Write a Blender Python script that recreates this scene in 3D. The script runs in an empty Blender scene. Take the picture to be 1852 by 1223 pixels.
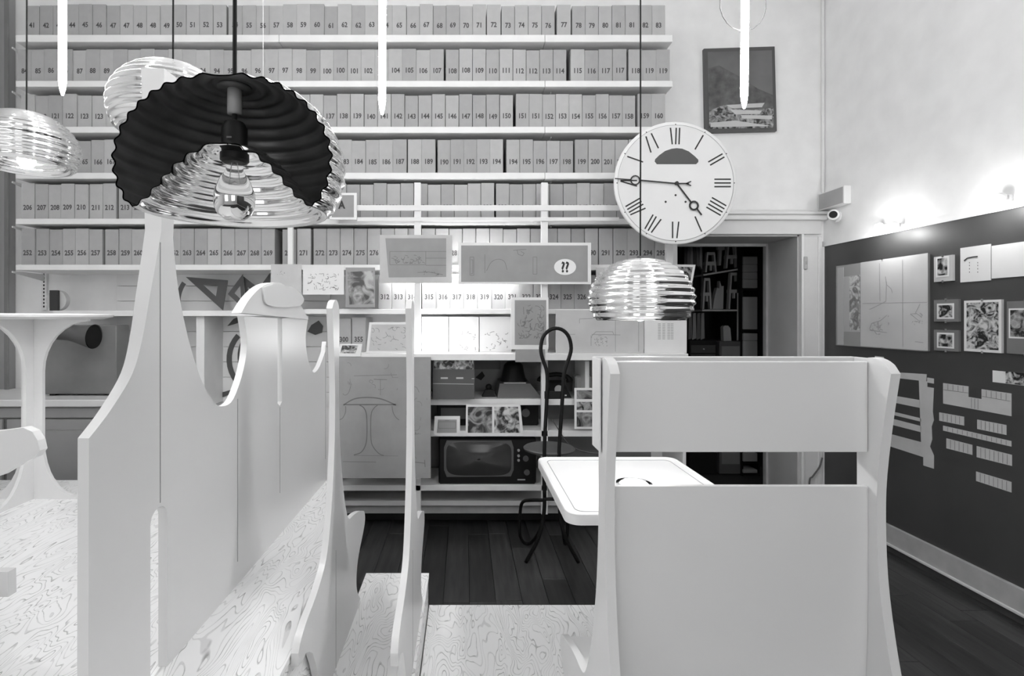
import bpy, bmesh, math, random
from mathutils import Vector
random.seed(7)
D = bpy.data
S = bpy.context.scene
COL = S.collection

# ---------------------------------------------------------------- camera, world, exposure
F, VX, VY, H = 950.0, 840.0, 577.0, 1.55        # focal px, vanishing point px, camera height
cam_d = D.cameras.new('camera'); cam = D.objects.new('camera', cam_d); COL.objects.link(cam)
cam_d.sensor_fit = 'HORIZONTAL'; cam_d.sensor_width = 36; cam_d.lens = 36*F/1852
cam_d.shift_x = (926-VX)/1852; cam_d.shift_y = -(611.5-VY)/1852
cam_d.clip_start = 0.02
cam.location = (0, 0, H); cam.rotation_euler = (math.pi/2, 0, 0)
S.camera = cam
S.view_settings.view_transform = 'Standard'; S.view_settings.look = 'None'
S.view_settings.gamma = 1; S.view_settings.use_curve_mapping = False
S.view_settings.exposure = 1.13
w = D.worlds.new('sky'); S.world = w; w.use_nodes = True
w.node_tree.nodes['Background'].inputs[0].default_value = (1, 1, 1, 1)
w.node_tree.nodes['Background'].inputs[1].default_value = 1.45
TUBE_E, BULB_E, SPOT_E, DESK_E = 26.0, 150.0, 6.0, 9.0

# ---------------------------------------------------------------- materials
def g4(v): return (v, v, v, 1)
def base_mat(name):
    m = D.materials.new(name); m.use_nodes = True
    nt = m.node_tree; b = nt.nodes['Principled BSDF']
    return m, nt, b
def plain(name, v, rough=.5, metal=0, var=.04, scale=6, bump=0, spec=None):
    """procedural grey: noise-mottled value, optional fine relief"""
    m, nt, b = base_mat(name)
    tc = nt.nodes.new('ShaderNodeTexCoord'); n = nt.nodes.new('ShaderNodeTexNoise')
    n.inputs['Scale'].default_value = scale; n.inputs['Detail'].default_value = 4
    nt.links.new(tc.outputs['Object'], n.inputs['Vector'])
    r = nt.nodes.new('ShaderNodeValToRGB')
    r.color_ramp.elements[0].position = .3; r.color_ramp.elements[1].position = .7
    r.color_ramp.elements[0].color = g4(v*(1-var)); r.color_ramp.elements[1].color = g4(min(1, v*(1+var)))
    nt.links.new(n.outputs['Fac'], r.inputs['Fac']); nt.links.new(r.outputs['Color'], b.inputs['Base Color'])
    b.inputs['Roughness'].default_value = rough; b.inputs['Metallic'].default_value = metal
    if spec is not None: b.inputs['Specular IOR Level'].default_value = spec
    if bump:
        bp = nt.nodes.new('ShaderNodeBump'); bp.inputs['Strength'].default_value = bump
        bp.inputs['Distance'].default_value = .002
        n2 = nt.nodes.new('ShaderNodeTexNoise'); n2.inputs['Scale'].default_value = 120
        nt.links.new(tc.outputs['Object'], n2.inputs['Vector'])
        nt.links.new(n2.outputs['Fac'], bp.inputs['Height']); nt.links.new(bp.outputs['Normal'], b.inputs['Normal'])
    return m
def emit(name, v, s):
    m, nt, b = base_mat(name)
    b.inputs['Base Color'].default_value = g4(v)
    b.inputs['Emission Color'].default_value = g4(v); b.inputs['Emission Strength'].default_value = s
    return m
def glass(name, rough=.02, alpha=None):
    m, nt, b = base_mat(name)
    b.inputs['Base Color'].default_value = g4(1); b.inputs['Roughness'].default_value = rough
    if alpha is None:
        b.inputs['Transmission Weight'].default_value = 1; b.inputs['IOR'].default_value = 1.15
    else: b.inputs['Alpha'].default_value = alpha
    return m
def rnd_value(name, lo, hi, rough=.6, bump=.15, stretch=(1, 1, 1), scale=5, var=.06):
    """per-object random grey with grain"""
    m, nt, b = base_mat(name)
    oi = nt.nodes.new('ShaderNodeObjectInfo'); mr = nt.nodes.new('ShaderNodeMapRange')
    mr.inputs['To Min'].default_value = lo; mr.inputs['To Max'].default_value = hi
    nt.links.new(oi.outputs['Random'], mr.inputs['Value'])
    tc = nt.nodes.new('ShaderNodeTexCoord'); mp = nt.nodes.new('ShaderNodeMapping'); mp.inputs['Scale'].default_value = stretch
    n = nt.nodes.new('ShaderNodeTexNoise'); n.inputs['Scale'].default_value = scale; n.inputs['Detail'].default_value = 6
    ad = nt.nodes.new('ShaderNodeVectorMath'); ad.operation = 'ADD'
    nt.links.new(tc.outputs['Object'], mp.inputs['Vector']); nt.links.new(mp.outputs['Vector'], ad.inputs[0])
    nt.links.new(oi.outputs['Location'], ad.inputs[1]); nt.links.new(ad.outputs[0], n.inputs['Vector'])
    m2 = nt.nodes.new('ShaderNodeMapRange'); m2.inputs['From Min'].default_value = .25; m2.inputs['From Max'].default_value = .75
    m2.inputs['To Min'].default_value = 1-var; m2.inputs['To Max'].default_value = 1+var
    nt.links.new(n.outputs['Fac'], m2.inputs['Value'])
    mu = nt.nodes.new('ShaderNodeMath'); mu.operation = 'MULTIPLY'
    nt.links.new(mr.outputs['Result'], mu.inputs[0]); nt.links.new(m2.outputs['Result'], mu.inputs[1])
    nt.links.new(mu.outputs[0], b.inputs['Base Color']); b.inputs['Roughness'].default_value = rough
    if bump:
        bp = nt.nodes.new('ShaderNodeBump'); bp.inputs['Strength'].default_value = bump; bp.inputs['Distance'].default_value = .003
        nt.links.new(n.outputs['Fac'], bp.inputs['Height']); nt.links.new(bp.outputs['Normal'], b.inputs['Normal'])
    return m
def pickled(name, v=.92, dark=.22):
    """white pickled plywood: dark cathedral grain lines running along Y"""
    m, nt, b = base_mat(name); L = nt.links.new
    tc = nt.nodes.new('ShaderNodeTexCoord'); mp = nt.nodes.new('ShaderNodeMapping'); mp.inputs['Scale'].default_value = (1, .26, 1)
    L(tc.outputs['Object'], mp.inputs['Vector'])
    n = nt.nodes.new('ShaderNodeTexNoise'); n.inputs['Scale'].default_value = 8.5; n.inputs['Detail'].default_value = 2.2; n.inputs['Distortion'].default_value = .45
    L(mp.outputs['Vector'], n.inputs['Vector'])
    mu = nt.nodes.new('ShaderNodeMath'); mu.operation = 'MULTIPLY'; mu.inputs[1].default_value = 25; L(n.outputs['Fac'], mu.inputs[0])
    fr = nt.nodes.new('ShaderNodeMath'); fr.operation = 'FRACT'; L(mu.outputs[0], fr.inputs[0])
    n2 = nt.nodes.new('ShaderNodeTexNoise'); n2.inputs['Scale'].default_value = 30; n2.inputs['Detail'].default_value = 4; L(mp.outputs['Vector'], n2.inputs['Vector'])
    r = nt.nodes.new('ShaderNodeValToRGB'); e = r.color_ramp.elements
    e[0].position = 0; e[0].color = g4(0); e[1].position = .2; e[1].color = g4(1)
    L(fr.outputs[0], r.inputs['Fac'])
    r2 = nt.nodes.new('ShaderNodeValToRGB'); e = r2.color_ramp.elements
    e[0].position = .45; e[0].color = g4(1); e[1].position = .65; e[1].color = g4(0); L(n2.outputs['Fac'], r2.inputs['Fac'])
    mx = nt.nodes.new('ShaderNodeMath'); mx.operation = 'MAXIMUM'
    L(r.outputs['Color'], mx.inputs[0])
    m3 = nt.nodes.new('ShaderNodeMath'); m3.operation = 'MULTIPLY'; m3.inputs[1].default_value = .75
    L(r2.outputs['Color'], m3.inputs[0]); L(m3.outputs[0], mx.inputs[1])
    mr = nt.nodes.new('ShaderNodeMapRange'); mr.inputs['To Min'].default_value = dark; mr.inputs['To Max'].default_value = v
    L(mx.outputs[0], mr.inputs['Value']); L(mr.outputs['Result'], b.inputs['Base Color'])
    b.inputs['Roughness'].default_value = .38
    bp = nt.nodes.new('ShaderNodeBump'); bp.inputs['Strength'].default_value = .15; bp.inputs['Distance'].default_value = .002
    L(mx.outputs[0], bp.inputs['Height']); L(bp.outputs['Normal'], b.inputs['Normal'])
    return m
def photo(name, scale, seed, lo=.02, hi=.6, c0=.42, c1=.6, rough=.25):
    """flat black and white print: contrasty blotches"""
    m, nt, b = base_mat(name); L = nt.links.new
    tc = nt.nodes.new('ShaderNodeTexCoord'); mp = nt.nodes.new('ShaderNodeMapping'); mp.inputs['Location'].default_value = (seed*3.1, seed*1.7, seed*.9)
    n = nt.nodes.new('ShaderNodeTexNoise'); n.inputs['Scale'].default_value = scale; n.inputs['Detail'].default_value = 5; n.inputs['Distortion'].default_value = 1.2
    L(tc.outputs['Object'], mp.inputs['Vector']); L(mp.outputs['Vector'], n.inputs['Vector'])
    r = nt.nodes.new('ShaderNodeValToRGB'); e = r.color_ramp.elements
    e[0].position = c0; e[0].color = g4(lo); e[1].position = c1; e[1].color = g4(hi)
    L(n.outputs['Fac'], r.inputs['Fac']); L(r.outputs['Color'], b.inputs['Base Color'])
    b.inputs['Roughness'].default_value = rough
    return m
M = dict(
    wall=plain('wall_paint', .8, .8, bump=.1), wallr=plain('wall_paint_upper', .8, .55), ceil=plain('ceiling_paint', .8, .9),
    panel=plain('dark_panel_paint', .055, .45, var=.1, scale=3), trim=plain('trim_paint', .66, .4), base=plain('baseboard_paint', .42, .5, var=.12, scale=9),
    jamb=plain('grey_jamb_paint', .3, .5), reveal=plain('reveal_paint', .48, .6),
    plank=rnd_value('dark_plank', .03, .065, .33, .25, (9, .8, 1), 4, .45), slab=plain('dark_slab', .02, .8),
    white=plain('white_lacquer', .71, .35, var=.015, scale=2), white2=plain('white_board', .74, .45, var=.02), seam=plain('seam_grey', .3, .6),
    ply=pickled('pickled_plywood'), plyside=plain('platform_skirt', .5, .5),
    shelf=plain('shelf_white', .74, .4), box=rnd_value('archive_card', .33, .43, .75, .05, (1, 1, 1), 20, .04), ink=plain('box_ink', .06, .7, var=.2, scale=60),
    chrome=plain('spun_aluminium', .88, .1, 1, var=.02), black=plain('black_enamel', .008, .5, spec=.2), lining=plain('black_lining', .10, .34, var=.2, scale=20),
    grey=plain('grey_plastic', .35, .4), dgrey=plain('dark_grey_metal', .08, .45), mgrey=plain('mid_grey_paint', .18, .5, var=.1),
    paper=plain('white_paper', .72, .8, var=.03), gpaper=plain('grey_paper', .30, .8, var=.06, scale=9), lpaper=plain('pale_tracing_paper', .5, .75, var=.07, scale=7),
    line=plain('pencil_line', .16, .8), line2=plain('faint_pencil_line', .24, .8), ink2=plain('dark_ink', .03, .7),
    dial=plain('clock_dial', .74, .4, var=.015), gla=glass('clear_glass'), screen=plain('tv_screen', .03, .12, var=.2, scale=3),
    tube=emit('lit_tube', 1, TUBE_E), bulb=emit('lit_bulb', 1, BULB_E), spot=emit('lit_spot', 1, SPOT_E), desk=emit('lit_globe', 1, DESK_E), strip=emit('lit_strip', 1, 30),
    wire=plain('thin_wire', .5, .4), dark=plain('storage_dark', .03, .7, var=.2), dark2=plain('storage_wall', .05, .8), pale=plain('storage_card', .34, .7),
    sticker=plain('sticker_white', .8, .5), tabletop=plain('table_enamel', .8, .3, var=.01), clip=glass('frame_glass', .03, .12), frost=plain('silvered_glass', .8, .05, 1, var=.01),
)
PH = [photo('bw_print_%d' % i, s, i+1, lo, hi, a, b) for i, (s, lo, hi, a, b) in enumerate(
    [(16, .02, .6, .42, .62), (22, .015, .4, .4, .66), (12, .02, .4, .42, .66), (26, .02, .6, .4, .62), (10, .05, .3, .4, .65)])]

# ---------------------------------------------------------------- builders
ORG = {}
def front(px, py, Y): return Vector(((px-VX)*Y/F, Y, H-(py-VY)*Y/F))
XR = 2.85                                       # right wall plane
def rwall(px, py, off=0):
    Y = F*XR/(px-VX); return Vector((XR-off, Y, H-(py-VY)*Y/F))
def tag(o, label=None, cat=None, group=None, kind=None):
    for k, v in (('label', label), ('category', cat), ('group', group), ('kind', kind)):
        if v: o[k] = v
    return o
def empty(name, label, cat, loc, group=None, kind=None):
    o = D.objects.new(name, None); COL.objects.link(o); o.location = loc; o.empty_display_size = .1
    ORG[o] = Vector(loc); return tag(o, label, cat, group, kind)
class MB:
    def __init__(s): s.bm = bmesh.new()
    def box(s, x0, x1, y0, y1, z0, z1, bev=0):
        r = bmesh.ops.create_cube(s.bm, size=1)['verts']
        for v in r:
            v.co = Vector(((x0+x1)/2+v.co.x*(x1-x0), (y0+y1)/2+v.co.y*(y1-y0), (z0+z1)/2+v.co.z*(z1-z0)))
        if bev:
            es = list({e for v in r for e in v.link_edges})
            bmesh.ops.bevel(s.bm, geom=es, offset=bev, segments=1, affect='EDGES', profile=.5)
        return s
    def hull(s, bot, top):
        """prism between two matching loops of 3-D points"""
        a = [s.bm.verts.new(p) for p in bot]; b = [s.bm.verts.new(p) for p in top]; n = len(a)
        s.bm.faces.new(a[::-1]); s.bm.faces.new(b)
        for i in range(n): s.bm.faces.new((a[i], a[(i+1) % n], b[(i+1) % n], b[i]))
        return s
    def prism(s, pts, ax, a, b):
        f = {'x': lambda p, t: (t, p[0], p[1]), 'y': lambda p, t: (p[0], t, p[1]), 'z': lambda p, t: (p[0], p[1], t)}[ax]
        return s.hull([f(p, a) for p in pts], [f(p, b) for p in pts])
    def slab(s, pts, Y, th):                     # px outline on a frontal plane, thickness going back
        q = [front(x, y, Y) for x, y in pts]
        return s.hull(q, [p+Vector((0, th, 0)) for p in q])
    def rslab(s, pts, off, th):                  # px outline on the right wall
        q = [rwall(x, y, off) for x, y in pts]
        return s.hull(q, [p-Vector((th, 0, 0)) for p in q])
    def tube(s, pts, r, n=8, closed=False, caps=True):
        pts = [Vector(p) for p in pts]; N = len(pts); rings = []; up = None
        for i, p in enumerate(pts):
            a = pts[(i-1) % N] if (closed or i > 0) else p; b = pts[(i+1) % N] if (closed or i < N-1) else p
            t = (b-a).normalized()
            if up is None:
                up = Vector((0, 0, 1)) if abs(t.z) < .9 else Vector((1, 0, 0))
            x = t.cross(up).normalized(); up = x.cross(t).normalized()
            rr = r[i] if isinstance(r, (list, tuple)) else r
            rings.append([s.bm.verts.new(p+(x*math.cos(k*math.tau/n)+up*math.sin(k*math.tau/n))*rr) for k in range(n)])
        for i in range(N if closed else N-1):
            A, B = rings[i], rings[(i+1) % N]
            for k in range(n): s.bm.faces.new((A[k], A[(k+1) % n], B[(k+1) % n], B[k]))
        if caps and not closed: s.bm.faces.new(rings[0][::-1]); s.bm.faces.new(rings[-1])
        return s
    def lathe(s, prof, c, n=48, ax='z', closed=False):
        cx, cy, cz = c; rings = []
        for r, z in prof:
            if r < 1e-5: rings.append([s.bm.verts.new((cx, cy, cz+z) if ax == 'z' else (cx, cy+z, cz))]); continue
            ring = []
            for k in range(n):
                a = k*math.tau/n
                ring.append(s.bm.verts.new((cx+r*math.cos(a), cy+r*math.sin(a), cz+z) if ax == 'z' else (cx+r*math.cos(a), cy+z, cz+r*math.sin(a))))
            rings.append(ring)
        m = len(rings)
        for i in range(m if closed else m-1):
            A, B = rings[i], rings[(i+1) % m]
            for k in range(n):
                a0, a1, b0, b1 = A[k % len(A)], A[(k+1) % len(A)], B[k % len(B)], B[(k+1) % len(B)]
                q = []
                for v in (a0, a1, b1, b0):
                    if v not in q: q.append(v)
                if len(q) > 2: s.bm.faces.new(q)
        return s
    def sphere(s, c, r, sz=1, n=24):
        return s.lathe([(r*math.sin(i*math.pi/(n//2)), -r*sz*math.cos(i*math.pi/(n//2))) for i in range(n//2+1)], c, n)
    def ribbon(s, pl, fn, w):
        """flat printed stroke: px polyline mapped by fn"""
        for (x0, y0), (x1, y1) in zip(pl, pl[1:]):
            dx, dy = x1-x0, y1-y0; l = math.hypot(dx, dy) or 1; ox, oy = -dy/l*w/2, dx/l*w/2
            s.bm.faces.new([s.bm.verts.new(fn(*q)) for q in ((x0+ox, y0+oy), (x1+ox, y1+oy), (x1-ox, y1-oy), (x0-ox, y0-oy))])
        return s
    def quad(s, pts): s.bm.faces.new([s.bm.verts.new(p) for p in pts]); return s
    def build(s, name, mat, parent=None, smooth=False, loc=None):
        bmesh.ops.recalc_face_normals(s.bm, faces=s.bm.faces)
        o0 = ORG[parent] if parent else (Vector(loc) if loc else Vector((0, 0, 0)))
        bmesh.ops.translate(s.bm, verts=s.bm.verts, vec=-o0)
        me = D.meshes.new(name); s.bm.to_mesh(me); s.bm.free()
        me.materials.append(M[mat] if isinstance(mat, str) else mat)
        if smooth:
            for p in me.polygons: p.use_smooth = True
            if smooth != True: me.set_sharp_from_angle(angle=smooth)
        o = D.objects.new(name, me); COL.objects.link(o)
        if parent: o.parent = parent; ORG[o] = o0
        else: o.location = o0; ORG[o] = o0
        return o
def spline(pts, n=8, closed=False):
    """Catmull-Rom"""
    out = []; N = len(pts)
    for i in range(N if closed else N-1):
        p = [pts[(i+k-1) % N] if closed else pts[max(0, min(N-1, i+k-1))] for k in range(4)]
        for t in range(n):
            u = t/n; out.append(tuple(.5*(2*p[1][j]+(p[2][j]-p[0][j])*u+(2*p[0][j]-5*p[1][j]+4*p[2][j]-p[3][j])*u*u+(3*p[1][j]-p[0][j]-3*p[2][j]+p[3][j])*u**3) for j in range(len(pts[0]))))
    if not closed: out.append(tuple(pts[-1]))
    return out
_tx = {}
def text_mesh(body, size):
    """lettering as flat mesh data in the XZ plane, centred on x, facing -Y"""
    if (body, size) in _tx: return _tx[(body, size)]
    c = D.curves.new('letters', 'FONT'); c.body = body; c.size = size; c.align_x = 'CENTER'; c.offset = size*.03; c.resolution_u = 2
    o = D.objects.new('letters', c); COL.objects.link(o)
    bpy.context.view_layer.update()
    me = D.meshes.new_from_object(o.evaluated_get(bpy.context.evaluated_depsgraph_get()))
    D.objects.remove(o); D.curves.remove(c)
    for v in me.vertices: v.co = (v.co.x*.86, 0, v.co.y)
    _tx[(body, size)] = me; return me
def text_on(body, size, pos, mat, parent, name='lettering'):
    me = text_mesh(body, size)
    if not me.materials: me.materials.append(M[mat])
    o = D.objects.new(name, me); COL.objects.link(o); o.parent = parent; o.location = Vector(pos)-ORG[parent]; ORG[o] = ORG[parent]
    return o

# ---------------------------------------------------------------- the setting
YW, XL, YB, ZC = 4.17, -4.0, -3.4, 4.4
DX0, DX1, DZ = 1.69, 2.654, 2.217               # doorway
def struct(b, name, mat, parent=None):
    o = b.build(name, mat, parent)
    if not parent: o['kind'] = 'structure'
    return o
fl = struct(MB().box(XL, XR+.4, YB, 6.6, -.12, -.012), 'floor', 'slab')
pw = .145
PL = {}
for i in range(30):
    x = -1.35+i*pw; y = .9+random.random()*.5
    while y < 4.15:
        l = random.choice((.9, 1.3, 1.7)); l = min(l, 4.16-y)
        if l < .1: break
        k = round(l, 3)
        if k not in PL:
            o = MB().box(-pw/2+.0012, pw/2-.0012, -l/2+.0012, l/2-.0012, -.012, 0, .001).build('plank', 'plank')
            PL[k] = o.data; D.objects.remove(o)
        o = D.objects.new('plank', PL[k]); COL.objects.link(o); o.parent = fl; o.location = (x, y+l/2, 0); y += l
struct(MB().box(XL-.2, DX0, YW, YW+.43, 0, ZC).box(DX0, DX1, YW, YW+.43, DZ, ZC).box(DX1, XR+.4, YW, YW+.43, 0, ZC), 'wall_back', 'wall')
struct(MB().box(XR, XR+.2, YB, YW, 0, ZC), 'wall_right', 'wallr')
struct(MB().box(XL-.2, XL, YB, YW, 0, ZC), 'wall_left', 'wall')
struct(MB().box(XL-.2, XR+.2, YB-.2, YB, 0, .75).box(XL-.2, XR+.2, YB-.2, YB, 3.1, ZC).box(XL-.2, -2.9, YB-.2, YB, .75, 3.1)
       .box(-1.3, .1, YB-.2, YB, .75, 3.1).box(1.7, XR+.2, YB-.2, YB, .75, 3.1), 'wall_rear', 'wall')
for i, (a, b_) in enumerate(((-2.9, -1.3), (.1, 1.7))):
    wn = MB(); 
    for x0, x1, z0, z1 in ((a, a+.06, .75, 3.1), (b_-.06, b_, .75, 3.1), (a+.06, b_-.06, .75, .81), (a+.06, b_-.06, 3.04, 3.1), ((a+b_)/2-.03, (a+b_)/2+.03, .81, 3.04), (a+.06, b_-.06, 2.3, 2.35)):
        wn.box(x0, x1, YB-.12, YB-.06, z0, z1)
    struct(wn, 'added_window_%d' % (i+1), 'trim')  # unseen windows behind the camera, added to let sky light in
struct(MB().box(XL-.2, XR+.4, YB-.2, YW+.43, ZC, ZC+.15), 'ceiling', 'ceil')
# dark lower panelling on the right wall, picture rail, skirting
struct(MB().box(XR-.012, XR, YB, YW-.005, .175, 2.12), 'trim_1', 'panel')
struct(MB().box(XR-.022, XR, YB, YW-.005, 2.12, 2.136).box(XR-.016, XR, YB, YW-.005, 2.136, 2.16), 'trim_2', 'wallr')
bb = struct(MB().box(XR-.03, XR, YB, YW, .045, .18, .003), 'baseboard_right', 'base')
struct(MB().box(XR-.042, XR-.03, YB, YW, .045, .062, .003), 'bead', 'trim', bb)
struct(MB().box(XR-.024, XR, YB, YW, 0, .045), 'toe', 'panel', bb)
# door casing
dc = empty('door_1', None, None, (DX1, YW, 0), kind='structure')
MB().box(DX1, XR-.035, YW-.03, YW, 0, 2.2, .004).build('casing', 'trim', dc)
MB().box(DX1-.001, DX1+.02, YW-.04, YW-.005, 0, 2.217, .0027).build('inner_bead', 'white2', dc)
MB().box(DX1+.13, XR-.035, YW-.042, YW-.028, 0, 2.2, .004).build('outer_bead', 'trim', dc)
MB().box(DX0-.1, XR-.035, YW-.035, YW, DZ, DZ+.11, .004).build('lintel_casing', 'trim', dc)
MB().box(DX0-.1, XR-.005, YW-.06, YW, DZ+.11, DZ+.15, .006).box(DX0-.1, XR-.005, YW-.075, YW, DZ+.15, DZ+.175, .006).build('cornice', 'white2', dc)
MB().box(DX1-.012, DX1, YW+.0, YW+.425, 0, DZ).build('reveal', 'reveal', dc)
MB().box(DX1-.03, DX1-.002, YW+.40, YW+.45, 0, DZ-.0, .003).build('far_bead', 'base', dc)
MB().box(DX0, DX1, YW+.0, YW+.425, DZ-.012, DZ).build('soffit', 'reveal', dc)
MB().box(DX0, DX1-.03, YW+.40, YW+.44, DZ-.035, DZ-.012).build('far_head_bead', 'base', dc)
struct(MB().box(XR-.033, XR-.008, YW-.03, YW, 0, 2.12, .003), 'trim_3', 'white2')      # corner strip
struct(MB().tube([(XR-.012, YW-.012, 2.4), (XR-.012, YW-.012, ZC)], .012), 'trim_4', 'white2')
# storage room behind the doorway
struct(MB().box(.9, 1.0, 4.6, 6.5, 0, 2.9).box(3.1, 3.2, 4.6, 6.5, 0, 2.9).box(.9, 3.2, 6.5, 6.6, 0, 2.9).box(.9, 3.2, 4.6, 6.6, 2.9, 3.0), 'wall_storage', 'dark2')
# tall grey jamb panel in the far left corner
lj = struct(MB().box(XL, -3.56, YW-.07, YW, 0, ZC, .006), 'trim_5', 'jamb')
MB().box(-3.68, -3.63, YW-.1, YW-.07, 0, ZC, .01).build('moulding', 'jamb', lj)
MB().box(-3.585, -3.55, YW-.085, YW-.07, 0, ZC, .006).build('moulding', 'mgrey', lj)

# ---------------------------------------------------------------- plywood tiers
Z1, Z2, Z3 = .306, .15, .62
def tier(name, label, x0, x1, y0, y1, z):
    t = empty(name, label, 'platform', ((x0+x1)/2, (y0+y1)/2, 0), 'white pickled plywood tiers')
    ol = [(x0, y0), (x1, y0)] + ([(x1, 1.95), (-.77, y1)] if z == Z3 else [(x1, y1)]) + [(x0, y1)]
    MB().prism(ol, 'z', z-.02, z).build('top_sheet', 'ply', t)
    ol2 = [(x+(.004 if x == x0 else -.004), y+(.004 if y == y0 else -.004)) for x, y in ol]
    MB().prism(ol2, 'z', 0, z-.0205).build('skirt', 'ply', t)
XE = -.4815
tier('platform', 'highest white plywood platform, under the tall scalloped partition at left', -3.5, XE, -.8, 3.03, Z3)
tier('platform', 'middle plywood platform with two upright hooked chair sides standing on it', XE+.001, -.173, -.8, 2.57, Z1)
tier('platform', 'lowest plywood platform, under the white high-backed chair', -.172, 1.06, -.8, 2.57, Z2)

# ---------------------------------------------------------------- scalloped partition (plane X = XP)
XP = -.795
def pp(px, py):
    Y = -XP*F/(VX-px); return (Y, H-(py-VY)*Y/F)
near = [(161, 793), (200, 742), (240, 675), (258, 610), (271, 537), (283, 470), (292, 417)]
out = [(1.11, Z3)] + spline([pp(*p) for p in near], 5) + [(1.383, 1.95), (1.39, 2.213), (1.445, 2.216), (1.478, 2.195), (1.462, 2.05), (1.444, 1.88)]
out += spline([pp(313, 430), pp(322, 520), pp(340, 610), pp(365, 690), pp(388, 728), pp(403, 735), pp(422, 722), pp(440, 670), pp(447, 620), pp(441, 572)], 4)
out += [(2.235, 1.553), (2.235, 1.19), (2.262, 1.175), (2.29, 1.19), (2.29, 1.553)]
out += spline([pp(558, 572), pp(553, 610), pp(556, 645), pp(563, 668), pp(569, 674), pp(577, 665), pp(584, 648), pp(588, 636)], 4)
out += [(3.02, 1.42), (3.02, Z3), (1.405, Z3), (1.405, 1.03)] + [(1.3675+.0375*math.cos(a*math.pi/6), 1.03+.03*math.sin(a*math.pi/6)) for a in range(1, 6)] + [(1.33, 1.03), (1.33, Z3)]
pt = empty('partition', 'tall white scalloped partition panel with a spire and oval cut-outs', 'partition', (XP, 2.0, Z3))
pb = MB().prism(out, 'x', XP-.024, XP)
for v in pb.bm.verts:                             # the spire thickens towards its top
    if v.co.x < XP-.01 and v.co.y < 1.7 and v.co.z > 1.3: v.co.x -= (v.co.z-1.3)/.9*.036
pb.build('panel', 'white', pt, smooth=.5)
ar = spline([pp(434, 566), pp(450, 540), pp(470, 520), pp(490, 512), pp(512, 515), pp(535, 540), pp(557, 578)], 5)
MB().prism(ar, 'x', XP-.03, XP+.004).build('arch_cap', 'white2', pt, smooth=.5)
MB().prism([(y*1.0, z) for y, z in spline([pp(471, 520), pp(474, 545), pp(484, 553), pp(508, 556), pp(538, 553), pp(545, 540), pp(530, 522), pp(512, 517), pp(490, 514)], 4)], 'x', XP+.004, XP+.012).build('arch_handle', 'white', pt, smooth=.5)
for y, z0, z1 in ((1.372, 1.07, 1.75), (1.84, .70, 1.27), (2.262, .80, 1.17), (3.0, .75, 1.40)):
    MB().box(XP, XP+.0012, y-.0012, y+.0012, z0, z1).build('seam', 'seam', pt)

# ---------------------------------------------------------------- chair side profile
PROF = [(0, 1.28), (.018, 1.18), (.036, 1.05), (.04, .95), (.034, .82), (.015, .70), (-.012, .59), (-.05, .49), (-.1, .43), (-.2, .388), (-.29, .368), (-.345, .345), (-.37, .32)]
PROF = spline(PROF, 3) + [(-.37, .285), (-.325, .275), (-.30, .277), (-.27, .262), (-.235, .235), (-.2, .18), (-.165, .11), (-.14, 0), (.44, 0)]
PROF += spline([(.49, .015), (.44, .06), (.41, .11), (.415, .17), (.46, .225), (.55, .275), (.6, .315), (.585, .36), (.53, .385), (.45, .411), (.355, .433), (.28, .445), (.235, .475), (.185, .56), (.145, .67), (.118, .78), (.102, .92), (.1, 1.08), (.104, 1.24), (.095, 1.29), (.065, 1.311), (.035, 1.308), (.015, 1.298)], 3)[:]
def side(x0, x1, y, z): return MB().prism([(y+u, z+v) for u, v in PROF], 'x', x0, x1)
DN, D1 = 1.145, 1.82
for x, lab in ((-.479, 'white plywood hooked chair side with projecting seat edge, nearer the scalloped partition'), (-.205, 'white plywood hooked chair side with projecting seat edge, in front of the grey drawing board')):
    o = side(x, x+.021, D1, Z1).build('chair_side', 'white', loc=(x, D1, Z1), smooth=.5)  # side panel of a chair
    tag(o, lab, 'chair side', 'loose hooked plywood chair sides')
    MB().box(x+.021, x+.0216, D1+.05, D1+.052, Z1, Z1+.42).build('seam', 'seam', o)
# the high-backed chair seen from behind
YBK = 1.21
ch = empty('high_backed_chair', 'white high-backed plywood chair seen from behind, with slotted back', 'chair', (.64, YBK, Z2))
XA, XB = .318, .93
side(XA, XA+.021, DN, Z2).build('side_panel', 'white', ch, smooth=.5)
side(XB, XB+.021, DN, Z2).build('side_panel', 'white', ch, smooth=.5)
hb = MB().box(XA+.0215, XB-.0005, YBK-.001, YBK+.016, 1.243, 1.452, .002).build('head_rail', 'white', ch)
MB().box(XA-.002, XB+.023, YBK+.07, YBK+.085, 1.243, 1.458, .002).build('head_box_front', 'white', ch)
for x in (XA-.003, XB+.0225): MB().box(x-.004, x, YBK+.0, YBK+.07, 1.243, 1.458, .001).build('head_box_end', 'white2', ch)
MB().box(XA+.022, XB-.001, YBK+.017, YBK+.07, 1.243, 1.255).build('head_box_floor', 'white', ch)
bk = MB(); n = 10; zs = [1.164-(1.164-.5)*i/n for i in range(n+1)]
for zi, zj in zip(zs, zs[1:]):
    fo = lambda z: .03*max(0, (.9-z)/.4)**2
    bk.hull([(XA+.0215, YBK+fo(zi), zi), (XB-.0005, YBK+fo(zi), zi), (XB-.0005, YBK+.014+fo(zi), zi), (XA+.0215, YBK+.014+fo(zi), zi)],
            [(XA+.0215, YBK+fo(zj), zj), (XB-.0005, YBK+fo(zj), zj), (XB-.0005, YBK+.014+fo(zj), zj), (XA+.0215, YBK+.014+fo(zj), zj)])
bmesh.ops.remove_doubles(bk.bm, verts=bk.bm.verts, dist=.0005)
bk.build('back_panel', 'white', ch, smooth=.4)
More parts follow.
